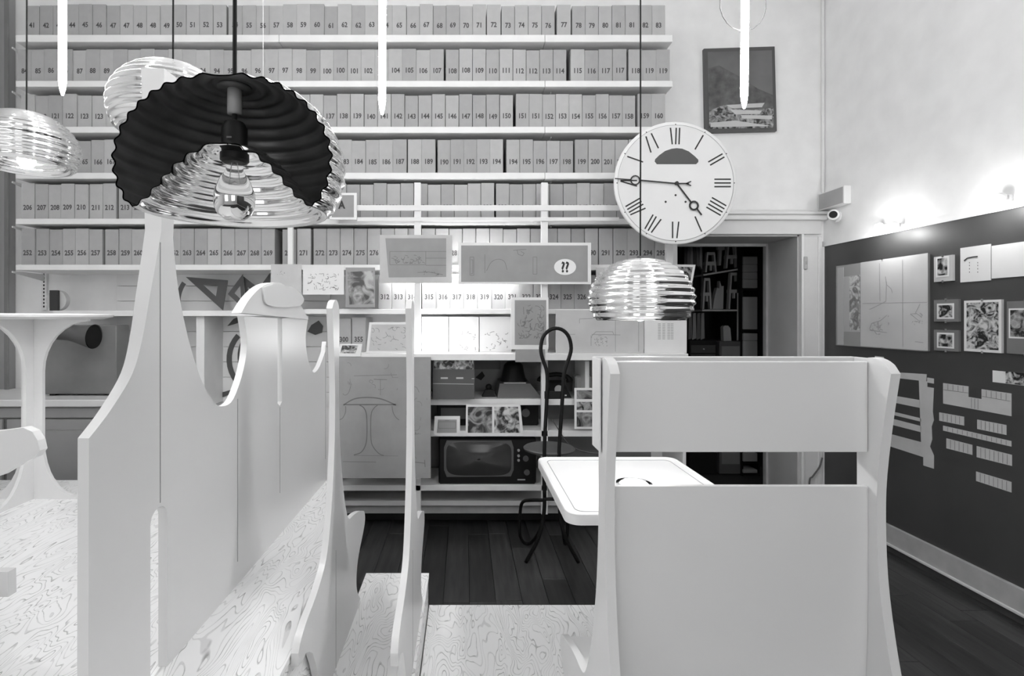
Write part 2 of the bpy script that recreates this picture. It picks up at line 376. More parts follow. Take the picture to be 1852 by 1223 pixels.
MB().hull([(XA+.0215, DN+.14, Z2+.42), (XB-.0005, DN+.14, Z2+.42), (XB-.0005, DN+.57, Z2+.345), (XA+.0215, DN+.57, Z2+.345)],
          [(XA+.0215, DN+.14, Z2+.438), (XB-.0005, DN+.14, Z2+.438), (XB-.0005, DN+.57, Z2+.363), (XA+.0215, DN+.57, Z2+.363)]).build('seat', 'white', ch)
# chair cut by the left edge of the picture
cl = empty('low_chair', 'white low chair with rounded backrest, cut off by left edge of picture', 'chair', (front(-110, 800, 1.6).x, 1.6, Z3))
MB().slab([(-230, 800), (-120, 790), (0, 780), (42, 774), (58, 781), (68, 797), (72, 815), (62, 828), (32, 842), (0, 861), (-120, 872), (-230, 875)], 1.6, .03).build('backrest', 'white', cl)
MB().slab([(-230, 1035), (14, 1035), (15, 1080), (-230, 1083)], 1.5, .028).build('seat_edge', 'white', cl)
for px in (-210, -60):
    a = front(px, 800, 1.61); MB().box(a.x-.015, a.x+.015, 1.632, 1.66, Z3, H-(800-VY)*1.6/F, .003).build('leg', 'white', cl)
    MB().box(a.x-.015, a.x+.015, 1.20, 1.228, Z3, .775, .003).build('leg', 'white', cl)
a = front(-230, 1035, 1.5); b = front(14, 1035, 1.5)
MB().box(a.x, b.x-.03, 1.19, 1.499, .775, .795, .003).build('seat', 'white', cl)

# ---------------------------------------------------------------- pedestal tables
def pedestal(t, cx, cy, z0, z1, rb, rt, wc):
    """four-fin tulip pedestal of crossed plywood fins"""
    hh = z1-z0
    pr = [(rb, 0), (rb, .012)] + [(wc+(rb-wc)*(1-math.sin(a))**1, .012+.30*hh*(1-math.cos(a))) for a in [i*math.pi/2/8 for i in range(1, 9)]]
    pr += [(wc+(rt-wc)*(1-math.cos(a)), hh-.29*hh+.28*hh*math.sin(a)) for a in [i*math.pi/2/8 for i in range(9)]] + [(rt, hh)]
    ol = pr + [(-x, z) for x, z in pr[::-1]]
    MB().prism([(cx+x, z0+z) for x, z in ol], 'y', cy-.009, cy+.009).build('fin', 'white2', t)
    for s in (1, -1):
        half = [(x*s, z) for x, z in pr] + [(s*.0095, hh), (s*.0095, 0)]
        MB().prism([(cy+x, z0+z) for x, z in half], 'x', cx-.009, cx+.009).build('fin', 'white2', t)
tb = empty('dining_table', 'white rectangular pedestal table brightly lit by the hanging ribbed lamp', 'table', (.64, 2.0, Z2))
def rrect(x0, x1, y0, y1, r, n=5):
    o = []
    for cx, cy, a0 in ((x1-r, y1-r, 0), (x0+r, y1-r, 90), (x0+r, y0+r, 180), (x1-r, y0+r, 270)):
        o += [(cx+r*math.cos(math.radians(a0+90*i/n)), cy+r*math.sin(math.radians(a0+90*i/n))) for i in range(n+1)]
    return o
TZ = .921
MB().prism(rrect(.327, .945, 1.675, 2.375, .045), 'z', TZ-.03, TZ).build('table_top', 'tabletop', tb, smooth=.6)
rim = rrect(.333, .939, 1.681, 2.369, .04)
MB().tube([(x, y, TZ+.001) for x, y in rim], .0055, 6, True).build('raised_rim', 'tabletop', tb, True)
inner = rrect(.365, .907, 1.713, 2.337, .03)
MB().tube([(x, y, TZ) for x, y in inner], .002, 6, True).build('groove_line', 'grey', tb)
pedestal(tb, .66, 2.03, Z2, TZ-.0305, .27, .24, .06)
at_ = empty('glass_ashtray', 'small clear glass ashtray on the bright white table', 'ashtray', (.62, 1.92, TZ))
MB().lathe([(.001, .004), (.05, .004), (.058, .03), (.064, .03), (.06, .0), (.001, 0)], (.62, 1.92, TZ), 24).build('dish', 'gla', at_, True)
c = front(60, 700, 2.72)
rt = empty('tall_table', 'tall white round table on a waisted pedestal at far left', 'table', (c.x, 2.72, Z3))
MB().lathe([(.001, 0), (.30, 0), (.345, .012), (.35, .022), (.345, .028), (.001, .028)], (c.x, 2.72, 1.548), 48).build('table_top', 'tabletop', rt, smooth=.6)
pedestal(rt, c.x, 2.72, Z3, 1.5478, .235, .29, .055)

# ---------------------------------------------------------------- ribbed pendant lamps
def ribbed(base, periods, amp, per=10):
    sm = spline(base, 16); L = [0]
    for a, b in zip(sm, sm[1:]): L.append(L[-1]+math.dist(a, b))
    tot = L[-1]; n = periods*per; out = []; j = 0
    for i in range(n+1):
        s = tot*i/n
        while j < len(L)-2 and L[j+1] < s: j += 1
        t = (s-L[j])/max(1e-9, L[j+1]-L[j]); a, b = sm[j], sm[j+1]
        x, z = a[0]+(b[0]-a[0])*t, a[1]+(b[1]-a[1])*t; dx, dz = b[0]-a[0], b[1]-a[1]; l = math.hypot(dx, dz)
        d = amp*math.sin(i/per*math.tau)*min(1, i/6, (n-i)/6)
        out.append((x-dz/l*d, z+dx/l*d))
    return out
OUT = ribbed([(.026, .213), (.06, .21), (.1, .196), (.138, .168), (.166, .13), (.179, .088), (.176, .046), (.162, .014), (.15, 0)], 13, .0027)
INN = ribbed([(.022, .108), (.05, .097), (.08, .073), (.102, .047), (.122, .022), (.138, .006), (.15, 0)], 7, .0027)
def offs(pr, d):
    o = []
    for i, p in enumerate(pr):
        a, b = pr[max(0, i-1)], pr[min(len(pr)-1, i+1)]; dx, dz = b[0]-a[0], b[1]-a[1]; l = math.hypot(dx, dz)
        o.append((max(.001, p[0]+dz/l*d), p[1]-dx/l*d))
    return o
def lamp(label, cx, cy, zr, cut=None, lit=True, cord_r=.0028, group='ribbed pendant lamps'):
    t = empty('pendant_lamp', label, 'lamp', (cx, cy, zr), group)
    c = (cx, cy, zr)
    def cutit(b):
        if cut is not None:
            bmesh.ops.bisect_plane(b.bm, geom=b.bm.verts[:]+b.bm.edges[:]+b.bm.faces[:], plane_co=(cx, cy-cut, 0), plane_no=(0, -1, 0), clear_outer=True)
        return b
    n = 96 if cut is not None else 64
    cutit(MB().lathe(OUT+offs(OUT, .0018)[::-1], c, n, closed=True)).build('shade', 'chrome', t, True)
    cutit(MB().lathe(offs(OUT, .0024)[:-4], c, n)).build('lining', 'lining', t, True)
    cutit(MB().lathe(INN+offs(INN, -.0014)[::-1], c, n, closed=True)).build('reflector', 'chrome', t, True)
    MB().lathe([(.001, .226), (.012, .226), (.014, .212), (.027, .211), (.027, .206), (.001, .206)], c, 24).build('cap', 'dgrey', t, True)
    MB().tube([(cx, cy, zr+.206), (cx, cy, zr+.165)], .0115, 16).build('sleeve', 'grey', t, True)
    sk = MB().lathe([(.001, .166), (.004, .166), (.004, .155), (.016, .15), (.0205, .14), (.0205, .1), (.023, .098), (.023, .087), (.018, .083), (.001, .083)], c, 24).build('socket', 'black', t, .6)
    if cut is not None: MB().box(cx-.004, cx+.004, cy-.0215, cy-.02, zr+.118, zr+.121).build('switch', 'dgrey', sk)
    MB().tube([(cx, cy, zr+.226), (cx+.001, cy, zr+.6), (cx, cy, ZC)], cord_r, 8).build('cord', 'black', t)
    if lit:
        MB().sphere((cx, cy, zr+.028), .03).build('bulb', 'bulb', t, True)
    else:
        g = [(.013, .083), (.014, .07), (.024, .055), (.0315, .036), (.033, .022)]
        bl = MB().lathe(g, c, 32).build('bulb', 'gla', t, True)
        MB().lathe([(.033, .022), (.0315, .008), (.026, -.004), (.016, -.0115), (.001, -.0135)], c, 32).build('silver_crown', 'frost', bl, True)
        MB().tube([(cx-.004, cy, zr+.083), (cx-.008, cy, zr+.045), (cx, cy, zr+.05), (cx+.008, cy, zr+.045), (cx+.004, cy, zr+.083)], .0006, 5).build('filament', 'wire', bl)
    return t
lamp('large cutaway ribbed metal lamp with dark lining and unlit bulb, hanging in front', -.385, .88, 1.728, cut=.046, lit=False, cord_r=.0036)
lamp('ribbed aluminium lamp hanging low above the white rectangular table', (1158-VX)/F*1.85, 1.85, 1.545)
lamp('ribbed aluminium lamp cut off by the left edge of the picture', (48-VX)/F*2.1, 2.1, 2.155)
lamp('ribbed aluminium lamp partly hidden behind the large cutaway lamp', (313-VX)/F*1.66, 1.66, 2.13)

# ---------------------------------------------------------------- hanging vertical tubes
def tube_light(x, y, z, label, tilt=0):
    t = empty('tube_light', label, 'light', (x, y, z), 'bare hanging fluorescent tubes')
    zt = ZC-.12
    MB().tube([(x, y, z), (x, y, z+.02), (x, y, z+.05), (x+tilt, y, zt)], [.004, .009, .013, .013], 10).build('lit_tube', 'tube', t, True)
    MB().tube([(x+tilt, y, zt), (x+tilt, y, zt+.05)], .016, 12).build('holder', 'white2', t)
    MB().tube([(x+tilt, y, zt+.05), (x+tilt, y, ZC)], .002, 6).build('cable', 'wire', t)
for px, py, ti, lab in ((113, 172, 0, 'glowing vertical tube light at the left, beside the cut-off lamp'), (691, 207, .01, 'glowing vertical tube light in the middle, before the shelves'), (1346, 196, .018, 'glowing vertical tube light in front of the framed picture')):
    p = front(px, py, 1.9); tube_light(p.x, p.y, p.z, lab, ti)
for x, y, lab in ((-1.5, .1, 'added unseen vertical tube light overhead to the left of the viewpoint'), (1.1, .1, 'added unseen vertical tube light overhead to the right of the viewpoint')):
    tube_light(x, y, 2.45, lab)  # overhead pair out of view, added for more light from above
p = front(476, 170, 2.6)
tag(MB().tube([(p.x, p.y, 2.66), (p.x, p.y, ZC)], .0012, 5).build('hanging_wire', 'white2', loc=(p.x, p.y, 2.66)), 'thin pale wire hanging right of the cutaway lamp cord', 'wire')
lp = [front(1350+math.cos(a)*sx-5, 8+math.sin(a)*48, 1.93) for sx, a in [(40+i*.3, i*math.pi/10-.15) for i in range(0, 11)]]
lp = [Vector((lp[0].x, lp[0].y, ZC))]+lp+[Vector((lp[-1].x, lp[-1].y, ZC))]
tag(MB().tube(lp, .0014, 6).build('cable_loop', 'dgrey', loc=lp[0]), 'thin loop of cable hanging around the right tube light', 'cable')

# ---------------------------------------------------------------- archive shelving
YC = 3.68
YF = 3.8
ws = empty('wall_shelving', 'long white wall shelving holding rows of numbered archive boxes', 'shelves', (front(620, 500, YF).x, YF, front(0, 489, YF).z))
SH = [(64, 77), (147, 158), (230, 241), (313, 324), (396, 406), (479, 489)]
for yt, yb in SH:
    for x0, x1 in ((30, 505), (505.6, 985), (985.6, 1216)):
        a, b = front(x0, yt, YF-.02), front(x1, yb, YF-.02)
        MB().box(a.x, b.x, YF-.03, YW-.003, b.z, a.z, .003).build('shelf_board', 'shelf', ws)
for px in (83, 515, 985):
    a = front(px, 560, YW); 
    MB().box(a.x-.02, a.x+.02, YW-.02, YW-.0005, 1.62, 3.6).build('wall_rail', 'shelf', ws)
    for k in range(14 if px == 83 else 0): MB().box(a.x-.006, a.x+.006, YW-.0206, YW-.02, 1.64+k*.028, 1.656+k*.028).build('slot', 'ink2', ws)
    for yt, yb in SH:
        z = front(0, yb, YF).z
        MB().prism([(YW-.02, z), (YF+.06, z), (YF+.06, z-.012), (YW-.02, z-.055)], 'x', a.x-.004, a.x+.004).build('bracket', 'shelf', ws)
def seq(a, b, dup=()):
    o = []
    for i in range(a, b+1): o += [i]*(2 if i in dup else 1)
    return o
ROWS = [
 ('top shelf', 5, 64, [(seq(41, 53, (47, 48)), 57, 397), (seq(54, 65, (62,)), 425, 722), (seq(66, 71), 747, 867), ([72], 893, 893), (seq(73, 76), 919, 992), ([77], 1020, 1020), (seq(78, 83, (81,)), 1047, 1192)]),
 ('second shelf', 86, 147, [(seq(84, 107, (86, 90, 92, 94, 96, 97, 100)), 42, 790), (seq(108, 114, (108, 112)), 818, 1013), (seq(115, 117, (117,)), 1045, 1121), (seq(118, 119, (119,)), 1150, 1200)]),
 ('third shelf', 168, 230, [(seq(120, 124, (120, 123)), 48, 203), (seq(125, 150, (126, 128, 137)), 228, 916), (seq(151, 158, (151,)), 945, 1138), ([159, 160], 1166, 1191)]),
 ('fourth shelf', 251, 313, [(seq(161, 167), 50, 200), (seq(168, 187, (180,)), 225, 723), ([188, 189], 750, 775), (seq(190, 194), 803, 898), (seq(194, 198), 928, 1025), (seq(199, 204), 1052, 1174)]),
 ('fifth shelf', 331, 396, [(seq(206, 212), 48, 196), (seq(213, 232, (220, 226)), 225, 736), (seq(233, 238), 761, 882), (seq(239, 242), 909, 982), (seq(243, 248), 1007, 1128), ([249, 250], 1154, 1178)]),
 ('sixth shelf', 413, 479, [(seq(252, 257), 50, 172), (seq(258, 261), 201, 274), (seq(262, 269), 314, 484), ([270, 271], 522, 549), (seq(272, 290, (280, 285)), 578, 1070), ([291], 1096, 1096), (seq(292, 294), 1122, 1172), ([295], 1196.5, 1196.5)]),
 ('display shelf', 497, 558, [([312, 313, 314], 696, 745), (seq(315, 331), 776, 1178)]),
 ('low ledge', 578, 640, [([300, 355], 622, 648)]),
]
BX = {}
ky = YF/F
for rn, yt, yb, segs in ROWS:
    allb = []
    for nums, x0, x1 in segs:
        for i, nu in enumerate(nums): allb.append((nu, x0+(x1-x0)*(i/(len(nums)-1) if len(nums) > 1 else 0)))
    seen = {}
    cnt = {}
    for nu, _ in allb: cnt[nu] = cnt.get(nu, 0)+1
    for i, (nu, px) in enumerate(allb):
        gap = min(px-allb[i-1][1] if i else 99, allb[i+1][1]-px if i < len(allb)-1 else 99)
        wd = round(min(24.6, gap-.35)*ky*2, 2)/2; hh = round((yb-yt+random.choice((-1.5, 0, 0, .8)))*ky*2, 2)/2
        if (wd, hh) not in BX:
            b = MB().box(-wd/2, wd/2, 0, .30, 0, hh, .0022)
            b.box(-wd/2+.006, wd/2-.006, -.0006, .0006, .006, hh-.006)       # spine card
            o = b.build('archive_box', 'box'); BX[(wd, hh)] = o.data; D.objects.remove(o)
        o = D.objects.new('archive_box', BX[(wd, hh)]); COL.objects.link(o)
        dy = random.uniform(0, .014)
        zb0 = {'low ledge': front(0, 640, 3.58).z+.0005, 'display shelf': front(0, 559, YC+.05).z+.0005}.get(rn, front(0, yb, YF-.02).z)
        o.location = ((px-VX)*ky, YF+dy, zb0); ORG[o] = o.location.copy()
        seen[nu] = seen.get(nu, 0)+1
        wh = '' if cnt[nu] == 1 else (', left of two so numbered', ', right of two so numbered')[seen[nu]-1]
        if nu == 194: wh = ', left of the dark gap' if px < 910 else ', right of the dark gap'
        tag(o, 'grey archive box numbered %d on the %s%s' % (nu, rn, wh), 'box', 'archive boxes on the wall shelving')
        text_on(str(nu), .05, (o.location.x, o.location.y-.0012, o.location.z+.072), 'ink', o, 'number')

# ---------------------------------------------------------------- low display cabinet in the middle of the shelving
def fbox(x0, y0, x1, y1, Y, d, bev=.002):
    a, b = front(x0, y0, Y), front(x1, y1, Y); return MB().box(a.x, b.x, Y, Y+d, b.z, a.z, bev)
YC = 3.68
cb = empty('display_cabinet', 'white open display cabinet with ledges below the archive boxes', 'cabinet', (front(900, 900, YC).x, YC, 0))
for px in (749, 979):
    a = front(px, 0, YC); b = front(px+12, 0, YC)
    MB().box(a.x, b.x, YC, YC+.035, front(0, 931, YC).z, front(0, 330, YC).z, .002).build('post', 'shelf', cb)
for x0, x1 in ((520, 529), (1205, 1218)): fbox(x0, 404, x1, 480, YC+.03, .03).build('short_post', 'shelf', cb)
fbox(645, 371, 1120, 381, YC-.012, .012).build('rail', 'shelf', cb)
fbox(645, 393, 1120, 400, YC-.012, .012).build('rail', 'shelf', cb)
def cshelf(x0, x1, yt, yb, y0, y1, nm='shelf_board', m='shelf'):
    a, b = front(x0, yt, y0), front(x1, yb, y0); return MB().box(a.x, b.x, y0, y1, b.z, a.z, .002).build(nm, m, cb)
cshelf(596, 1245, 640, 652, 3.58, YC+.4)
cshelf(540, 1205, 559, 568, YC+.05, YC+.44)
cshelf(612, 1100, 722, 733, YC+.04, YC+.44)
cshelf(612, 1240, 779, 790, YC+.0, YC+.44)
cshelf(612, 990, 878, 888, YC+.0, YC+.44)
cshelf(300, 1240, 906, 915, YC+.12, YC+.44)
cshelf(300, 1240, 915, 929, YC+.16, YC+.19, 'plinth', 'base')
MB().box(-2.1, 1.5, 4.05, 4.07, 0, .2).build('toe_kick', 'dark', cb)
a = front(612, 640, 4.1); b = front(1180, 900, 4.1)
MB().box(a.x, b.x, 4.13, 4.15, .12, a.z, .002).build('back_board', 'mgrey', cb)
for px in (1062,):
    a = front(px, 0, YC+.05); MB().box(a.x-.015, a.x+.015, YC+.05, YC+.4, front(0, 722, YC+.05).z, front(0, 653, YC+.05).z, .002).build('divider', 'shelf', cb)
a = front(612, 0, YC+.05); MB().box(a.x-.012, a.x+.012, YC+.05, YC+.44, .18, front(0, 653, 3.73).z, .002).build('side_board', 'shelf', cb)
a = front(1238, 0, YC+.05); MB().box(a.x-.012, a.x+.012, YC+.05, YC+.44, .18, front(0, 653, 3.73).z, .002).build('side_board', 'shelf', cb)

# ---------------------------------------------------------------- drawings, prints and boards
def jig(x0, y0, x1, y1, n, seed):
    """loose pencil scribbles inside a px rectangle"""
    r = random.Random(seed); o = []
    for _ in range(n*2):
        x, y = r.uniform(x0, x1), r.uniform(y0, y1); p = [(x, y)]; a = r.choice((0, math.pi/2, r.uniform(0, 6.3))); l = r.uniform(.05, .16)*(x1-x0+y1-y0)/2; k = r.uniform(-.9, .9)
        for _ in range(4):
            x = min(x1, max(x0, x+l*.4*math.cos(a))); y = min(y1, max(y0, y+l*.4*math.sin(a))); a += k; p.append((x, y))
        o.append(p)
    return o
def sheet(name, label, cat, pts, Y, th=.006, fr=None, mat='paper', fmat='white2', lines=(), lw=.8, lmat='line', group=None, inner=None, ph=None):
    """a board or sheet standing on / hung at a frontal plane; pts = px outline; inner = px outline of the print"""
    x = sum(p[0] for p in pts)/len(pts); yb = max(p[1] for p in pts)
    t = empty(name, label, cat, front(x, yb, Y), group)
    if inner:
        MB().slab(pts, Y, th).build('mount', fmat, t)
        s_ = MB().slab(inner, Y-.0015, .0014).build('print', ph if ph else mat, t); yl = Y-.0022
    else:
        s_ = MB().slab(pts, Y, th).build('sheet', ph if ph else mat, t); yl = Y-.0008
    if lines:
        b = MB()
        for l in lines: b.ribbon(l, lambda px, py: front(px, py, yl), lw)
        b.build('drawing', lmat, s_)['kind'] = 'stuff'
    return t
def R(x0, y0, x1, y1): return [(x0, y0), (x1, y0), (x1, y1), (x0, y1)]
DG = 'drawings on the display cabinet'
s = sheet('framed_sketch', 'small grey sign in white frame marked with a letter A, beside the cutaway lamp', 'picture', R(596, 349, 645, 397), YC-.03, .015, mat='gpaper', inner=R(600, 353, 640, 393))
text_on('A', .075, front(618, 377, YC-.035), 'ink2', s)
sheet('drawing_sheet', 'pale drawing sheet hung behind the partition arch, left of the sketch of cabinets', 'drawing', R(490, 478, 545, 566), YC-.0, .004, mat='lpaper', lines=jig(500, 490, 515, 497, 5, 1), lmat='line2', group=DG)
sheet('drawing_sheet', 'white sheet with a pencil sketch, beside the dark photograph', 'drawing', R(548, 482, 622, 533), YC, .004, lines=jig(556, 495, 612, 525, 22, 2), lmat='line2', group=DG)
sheet('photo_print', 'dark black and white photograph on grey card below the tilted board', 'photograph', R(625, 484, 678, 556), YC, .005, mat='gpaper', fmat='gpaper', inner=[(628, 492), (675, 490), (677, 550), (632, 551)], ph=PH[2])
sheet('drawing_board', 'grey pencil drawing in a pale frame, left of the long board', 'drawing', R(687, 425, 818, 512), YC-.02, .012, mat='gpaper', fmat='lpaper', inner=[(697, 431), (807, 431), (807, 501), (703, 502)],
      lines=[R(705, 455, 770, 479)+[(705, 455)], [(770, 455), (807, 455)], [(770, 467), (807, 467)], [(770, 480), (807, 480)], [(755, 493), (775, 492), (801, 497)]]+jig(707, 460, 768, 477, 16, 3)+jig(755, 490, 800, 499, 5, 4), group=DG)
s = sheet('drawing_board', 'long grey drawing board with white oval sticker reading ??', 'drawing', R(829, 439, 1069, 514), YC-.05, .012, mat='gpaper', inner=R(834, 444, 1063, 510),
      lines=[R(850, 465, 857, 498)+[(850, 465)], R(851.5, 470, 855, 495), R(964, 465, 971, 496)+[(964, 465)], [(877, 460), (877, 494)], [(935, 452), (937, 460), (945, 463), (948, 458), (942, 455)], [(928, 453), (952, 451)]]
      +[spline([(880, 490), (888, 475), (900, 469), (912, 473), (917, 488)], 5)], group=DG)
c = front(1022, 483, YC-.053)
MB().lathe([(.001, 0), (.0759, 0), (.0759, .001), (.001, .001)], (c.x, c.y-.001, c.z), 32, 'y').build('sticker', 'sticker', s)
for v in s.children[-1].data.vertices: v.co.z = (v.co.z-(c.z-ORG[s].z))*.73+(c.z-ORG[s].z)
text_on('??', .1, front(1022, 492, YC-.056), 'ink2', s)
sheet('drawing_board', 'upright pencil drawing in white mount above the small telephone', 'drawing', R(924, 538, 992, 632), 3.6, .01, mat='gpaper', inner=R(931, 543, 988, 624), lines=jig(936, 552, 984, 612, 34, 5), group=DG)
tag(MB().slab(R(932, 632, 986, 655), 3.575, .003).build('grey_card', 'gpaper', loc=front(960, 655, 3.575)), 'plain grey card hanging below the upright mounted drawing', 'card')
for i, (x0, x1, sd) in enumerate(((763, 811, 6), (812.5, 866, 7), (867.5, 925, 8))):
    sheet('drawing_sheet', ('brightly lit white sketch sheet behind the glowing globe lamp', 'middle one of three brightly lit white sketch sheets', 'right one of three brightly lit white sketch sheets')[i], 'drawing', R(x0, 573, x1, 636.5), 3.78, .003, lines=jig(x0+8, 600, x1-6, 634, 9, sd), lmat='line', group='lit sketches on the ledge')
sheet('framed_sketch', 'slanted white framed sketch standing left of the lit sheets', 'drawing', [(668, 583), (749, 583), (749, 638.8), (662, 638.8)], 3.62, .008, mat='lpaper', inner=[(672, 587), (745, 587), (745, 635), (667, 635)], lines=jig(672, 592, 742, 632, 16, 9), lmat='line2', group=DG)
sheet('photo_card', 'small dark landscape card lying on the ledge near the hooked chair sides', 'photograph', [(615, 622), (655, 622), (652, 645), (610, 645)], 3.57, .004, inner=[(619, 625), (648, 625), (643, 639), (615, 639)], ph=PH[3])
sheet('drawing_sheet', 'wide tracing sheet with section drawing below the low hanging lamp', 'drawing', R(1005, 561, 1164, 638.8), 3.63, .004, mat='lpaper',
      lines=[[(1048, 585), (1048, 577), (1075, 576)], [(1070, 608), (1078, 600), (1108, 600), (1110, 605)], [(1070, 605), (1122, 606)], [(1030, 605), (1040, 605)], [(1069, 626), (1069, 607)], [(1113, 566), (1113, 636)], [(1155, 566), (1155, 636)]]+jig(1070, 606, 1098, 626, 14, 10), lmat='line2', group=DG)
sheet('drawing_sheet', 'white sheet with small handwritten notes at the end of the ledge', 'drawing', R(1165.5, 558, 1242, 638.8), 3.64, .004, lines=[[(x, y), (x+5, y)] for x in (1190, 1198, 1207, 1213) for y in range(586, 616, 3)], lw=.9, lmat='line2', group=DG)
sheet('photo_print', 'dark photograph with white border behind the low hanging lamp', 'photograph', [(1196, 478), (1258, 479), (1246, 545), (1196, 545)], YC+.02, .005, inner=[(1199, 482), (1253, 483), (1243, 541), (1199, 541)], ph=PH[1])
sheet('grey_board', 'plain grey board left of the low hanging lamp', 'board', R(1078, 484, 1150, 556), YC+.02, .005, mat='lpaper')
sheet('drawing_board', 'large grey drawing board with a sketch of a pedestal table', 'drawing', R(610, 646, 779, 865), 3.56, .012, mat='gpaper',
      lines=[spline([(621, 733), (640, 722), (664, 719), (690, 722), (716, 733)], 5), [(621, 732), (716, 732)]], lw=2.2, group=DG)
bd = [c_ for c_ in COL.objects if c_.name.startswith('sheet')][-1]
b = MB(); fY = lambda px, py: front(px, py, 3.5588)
for pl, lw in ((spline([(650, 733), (658, 738), (663, 752), (663.5, 790), (660, 808), (652, 819), (640, 823)], 4), 1.7), (spline([(683, 733), (676, 739), (671, 752), (671, 795), (676, 810), (686, 821), (694, 824)], 4), 1.4),
               (spline([(625, 735), (625, 745), (620, 756), (613, 760)], 4), 1.2), (spline([(709, 735), (711, 746), (716, 755), (722, 760)], 4), 1.2), ([(640, 680), (718, 678)], .8), ([(676, 686), (700, 687)], 1), ([(688, 686), (688, 715)], .7), (spline([(738, 700), (752, 700), (758, 710)], 4), .8),
               ([(620, 835), (680, 836)], .9), ([(742, 835), (768, 838)], 1.2), ([(768, 832), (769, 845)], 1.2), ([(640, 824), (720, 825)], .6), (spline([(620, 712), (624, 715), (630, 711), (634, 700)], 4), .8)): b.ribbon(pl, fY, lw)
for pl in jig(735, 720, 772, 830, 9, 11)+jig(625, 655, 720, 705, 6, 12): b.ribbon(pl, fY, .6)
b.build('drawing', 'line', bd)['kind'] = 'stuff'
pc = sheet('poster', 'dark poster with a pale strip of pictures hanging at top of cabinet', 'poster', R(783, 646, 858, 722), 3.66, .003, mat='dgrey', fmat='dgrey', inner=R(785, 648, 856, 668), ph=PH[3])
b = MB()
for pl in ([(797, 684), (810, 684)], [(825, 684), (838, 684)], [(853, 685), (858, 685)], [(783, 694), (857, 695)]): b.ribbon(pl, lambda x, y: front(x, y, 3.6592), 3 if pl[0][1] == 684 else 1)
b.build('print', 'lpaper', pc)
sheet('framed_sketch', 'small white framed sketch leaning on the cabinet shelf edge', 'drawing', [(786, 753), (832, 753), (832, 789), (784, 789)], 3.665, .006, mat='gpaper', inner=[(792, 759), (826, 759), (826, 783), (790, 783)], lines=[R(793, 763, 824, 775)+[(793, 763)], [(805, 761), (812, 761)]])
s = sheet('photo_print', 'white mounted pair of photographs leaning on the cabinet shelf edge', 'photograph', [(843, 732), (941, 732), (947, 789), (842, 789)], 3.662, .006, inner=[(846, 736), (890, 736), (890, 783), (846, 783)], ph=PH[2])
MB().slab([(894, 736), (937, 736), (941, 783), (894, 783)], 3.6605, .0014).build('print', PH[0], s)
sheet('photo_print', 'white mounted strip of photographs beside the tall chair', 'photograph', R(1039, 702, 1092, 776), 3.66, .006, inner=R(1043, 706, 1088, 722), ph=PH[4])
s = [o for o in COL.objects if o.name.startswith('photo_print')][-1]
MB().slab(R(1043, 727, 1088, 742), 3.6585, .0014).build('print', PH[1], s); MB().slab(R(1043, 746, 1088, 772), 3.6585, .0014).build('print', PH[2], s)

# ---------------------------------------------------------------- objects in the cabinet
def shelf_z(py, Y): return front(0, py, Y).z
c = front(935, 722, 3.85); zt = front(0, 722, 3.72).z
o = empty('bell_case', 'dark bell-shaped object standing on a grey wedge case', 'machine', (c.x, 3.9, zt))
MB().hull([(c.x-.15, 3.76, zt), (c.x+.17, 3.76, zt), (c.x+.17, 4.05, zt), (c.x-.15, 4.05, zt)], [(c.x-.13, 3.8, zt+.1), (c.x+.09, 3.8, zt+.1), (c.x+.09, 4.05, zt+.11), (c.x-.13, 4.05, zt+.11)]).build('case', 'dgrey', o)
MB().lathe([(.10, .0), (.088, .03), (.078, .08), (.07, .12), (.045, .145), (.001, .15)], (c.x-.02, 3.92, zt+.105), 24).build('dome', 'black', o, True)
MB().box(c.x-.10, c.x+.06, 3.8, 3.83, zt+.1, zt+.108).build('label_strip', 'grey', o)
c = front(1010, 722, 3.8)
o = empty('telephone', 'old black telephone with handset on the cabinet shelf', 'telephone', (c.x, 3.86, zt))
MB().hull([(c.x-.09, 3.77, zt), (c.x+.09, 3.77, zt), (c.x+.09, 3.95, zt), (c.x-.09, 3.95, zt)], [(c.x-.05, 3.84, zt+.1), (c.x+.05, 3.84, zt+.1), (c.x+.05, 3.94, zt+.11), (c.x-.05, 3.94, zt+.11)]).build('body', 'black', o)
MB().tube(spline([(c.x-.12, 3.89, zt+.105), (c.x-.1, 3.89, zt+.14), (c.x, 3.89, zt+.158), (c.x+.08, 3.89, zt+.14), (c.x+.1, 3.89, zt+.105)], 4), [.025]*3+[.017]*11+[.025]*3, 10).build('handset', 'black', o, True)
MB().lathe([(.001, 0), (.03, 0), (.03, .008), (.001, .008)], (c.x, 3.785, zt+.06), 20, 'y').build('dial', 'grey', o)
for k in range(5): MB().box(c.x-.06+k*.025, c.x-.047+k*.025, 3.766, 3.772, zt+.015, zt+.024).build('button', 'lpaper', o)
c = front(1056, 722, 3.85)
o = empty('grey_radio', 'small grey box with rounded top beside the black telephone', 'box', (c.x, 3.9, zt))
MB().box(c.x-.06, c.x+.06, 3.86, 3.98, zt, zt+.15, .012).build('body', 'grey', o); MB().sphere((c.x+.01, 3.92, zt+.158), .008).build('knob', 'black', o)
for k in range(3): MB().box(c.x+.02, c.x+.03, 3.857, 3.861, zt+.05+k*.03, zt+.06+k*.03).build('dot', 'paper', o)
for i, (px, lab, r) in enumerate(((806, 'black lens lying at left of cabinet shelf', .035), (831, 'small black round cap in the cabinet, second from left', .024), (847, 'small black round cap in the cabinet, third from left', .022))):
    c = front(px, 722, 3.80); o = MB().lathe([(.001, 0), (r, 0), (r*1.05, .01), (r*.8, .028), (r*.4, .034), (.001, .034)], (c.x, 3.80, zt), 18).build('lens_cap', 'black', loc=(c.x, 3.80, zt), smooth=.6); tag(o, lab, 'cap')
c = front(884, 722, 3.85)
